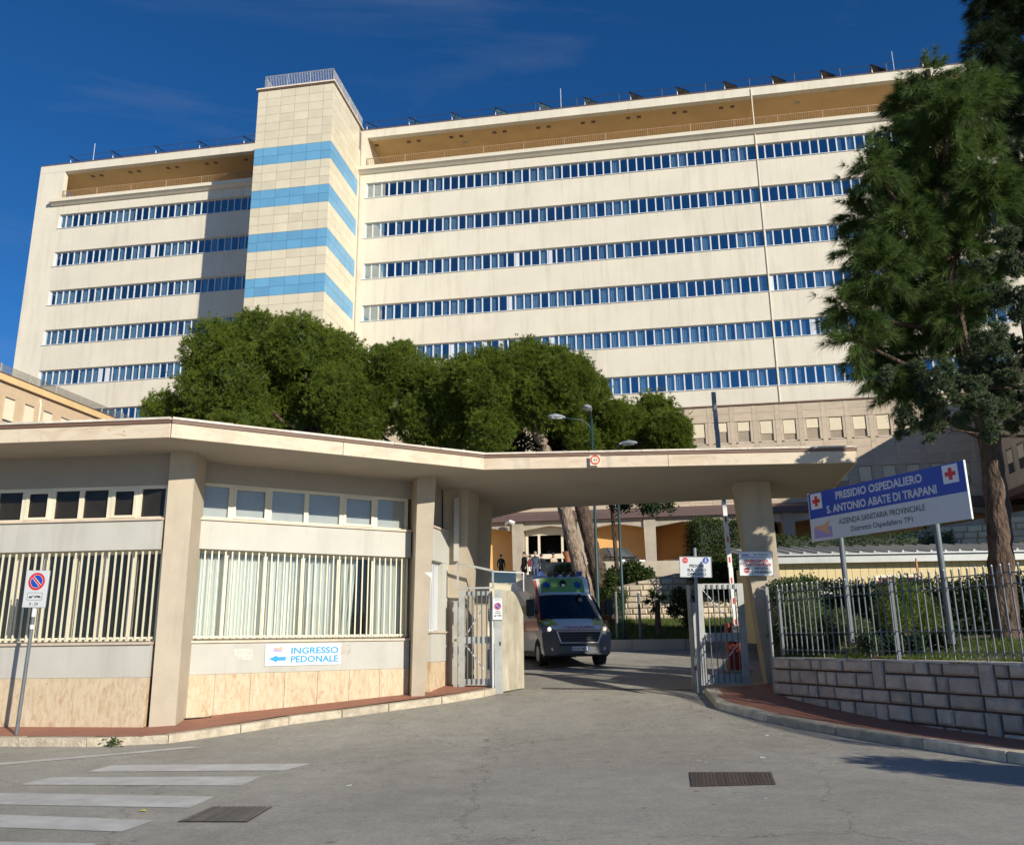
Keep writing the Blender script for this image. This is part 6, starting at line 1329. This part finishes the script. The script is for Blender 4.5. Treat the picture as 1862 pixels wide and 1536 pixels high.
# --- parked car on the terrace
def car(label, loc, yaw, paint):
    T = thing('parked_car', label, 'car', loc, yaw)
    low = [(0, .35), (0, .75), (.12, .92), (1.05, 1.06), (4.1, 1.10), (4.25, .9), (4.25, .35)]
    b = MB(); W_ = .88; n = len(low); vs = [(-W_+(.06 if z > .9 else 0), y, z) for y, z in low]+[(W_-(.06 if z > .9 else 0), y, z) for y, z in low]
    b.add(vs, [tuple(range(n)), tuple(range(2*n-1, n-1, -1))]+[((i+1) % n, i, n+i, n+(i+1) % n) for i in range(n)]); bevel(b.build('body', paint, T, local=True), .06, 3)
    cab = [(1.0, 1.07), (1.7, 1.66), (2.1, 1.72), (3.6, 1.68), (4.05, 1.1)]; n = 5; b = MB(); vs = [(-.80+(.14 if z > 1.3 else 0), y, z) for y, z in cab]+[(.80-(.14 if z > 1.3 else 0), y, z) for y, z in cab]
    b.add(vs, [tuple(range(n)), tuple(range(2*n-1, n-1, -1))]+[((i+1) % n, i, n+i, n+(i+1) % n) for i in range(n)]); bevel(b.build('cabin', paint, T, local=True), .05, 2)
    gl = mat('car_glass', (.05, .06, .07), .05, 0, spec=.8)
    MB().add([(-.72, 1.06, 1.135), (.72, 1.06, 1.135), (.60, 1.655, 1.635), (-.60, 1.655, 1.635)], [(0, 1, 2, 3)]).build('windscreen', gl, T, local=True)
    for s in (-1, 1):
        q = [(s*.79, 1.35, 1.16), (s*.79, 3.75, 1.16), (s*.675, 3.4, 1.60), (s*.675, 1.85, 1.60)]; MB().add(q, [(0, 1, 2, 3)] if s > 0 else [(3, 2, 1, 0)]).build('side_window', gl, T, local=True)
        MB().add([(s*.50, -.012, .72), (s*.80, -.012, .72), (s*.80, .03, .86), (s*.45, .03, .86)], [(0, 1, 2, 3)]).build('headlight', M['chrome'], T, local=True)
        for y in (.75, 3.45):
            w = MB().tube((s*.70, y, .33), (s*.90, y, .33), .33, n=18).build('wheel', M['tyre'], T, local=True); MB().tube((s*.902, y, .33), (s*.915, y, .33), .2, n=12).build('rim', M['alu'], w, local=True)
        bevel(MB().box(min(s*.86, s*1.02), max(s*.86, s*1.02), 1.25, 1.38, 1.08, 1.24).build('mirror', paint, T, local=True), .03)
    MB().box(-.45, .45, -.015, .0, .55, .70).build('grille', M['black_plastic'], T, local=True); return T
p = at(1150, 1010, 46.6); car('black car parked behind the terrace parapet', (p.x, 46.6, 4.8), 22, M['carblack'])
# small round street tree just outside the right edge, known from the shadow it throws over the street
T = thing('street_tree', 'small round street tree beyond the right edge, known by its shadow on the asphalt', 'tree', (9.3, 6.3, .13))
MB().path([(9.3, 6.3, .1), (9.28, 6.3, 1.2), (9.3, 6.3, 2.1)], [.06, .05, .04], 8).build('trunk', M['bark'], T)
P_, D_ = shell([(9.3, 6.3, 2.2, .80), (9.65, 6.0, 2.15, .7), (9.0, 6.45, 2.05, .5), (9.9, 5.6, 2.1, .7)], 2600, .3, 1.02); foliage('crown', leaves(P_, 5, .06, .12, .07), M['hedge'], T)
# terracotta pot on a stand by the doors
p = stand(1033, 52); T = thing('flower_pot', 'terracotta pot on a grey pillar beside the entrance doors', 'pot', p)
MB().box(p[0]-.3, p[0]+.3, p[1]-.3, p[1]+.3, 4.8, 5.9).build('pillar', M['cloth_jean'], T)
MB().path([(p[0], p[1], 5.9), (p[0], p[1], 6.1), (p[0], p[1], 6.35), (p[0], p[1], 6.6), (p[0], p[1], 6.66)], [.16, .18, .26, .36, .38], 14).build('pot', M['pot'], T)
# white dome camera lamp on the entrance pillar
q = HB @ Vector((-10.0, -.95, 9.45)); T = thing('wall_lamp', 'white curved lamp fixed to the arcade pillar', 'lamp', tuple(q)); MB(HB).path([(-10.35, -.6, 9.2), (-10.35, -.8, 9.5), (-10.0, -1.0, 9.6), (-9.7, -1.0, 9.45)], [.06, .07, .14, .16], 8).build('lamp', M['signwhite'], T)
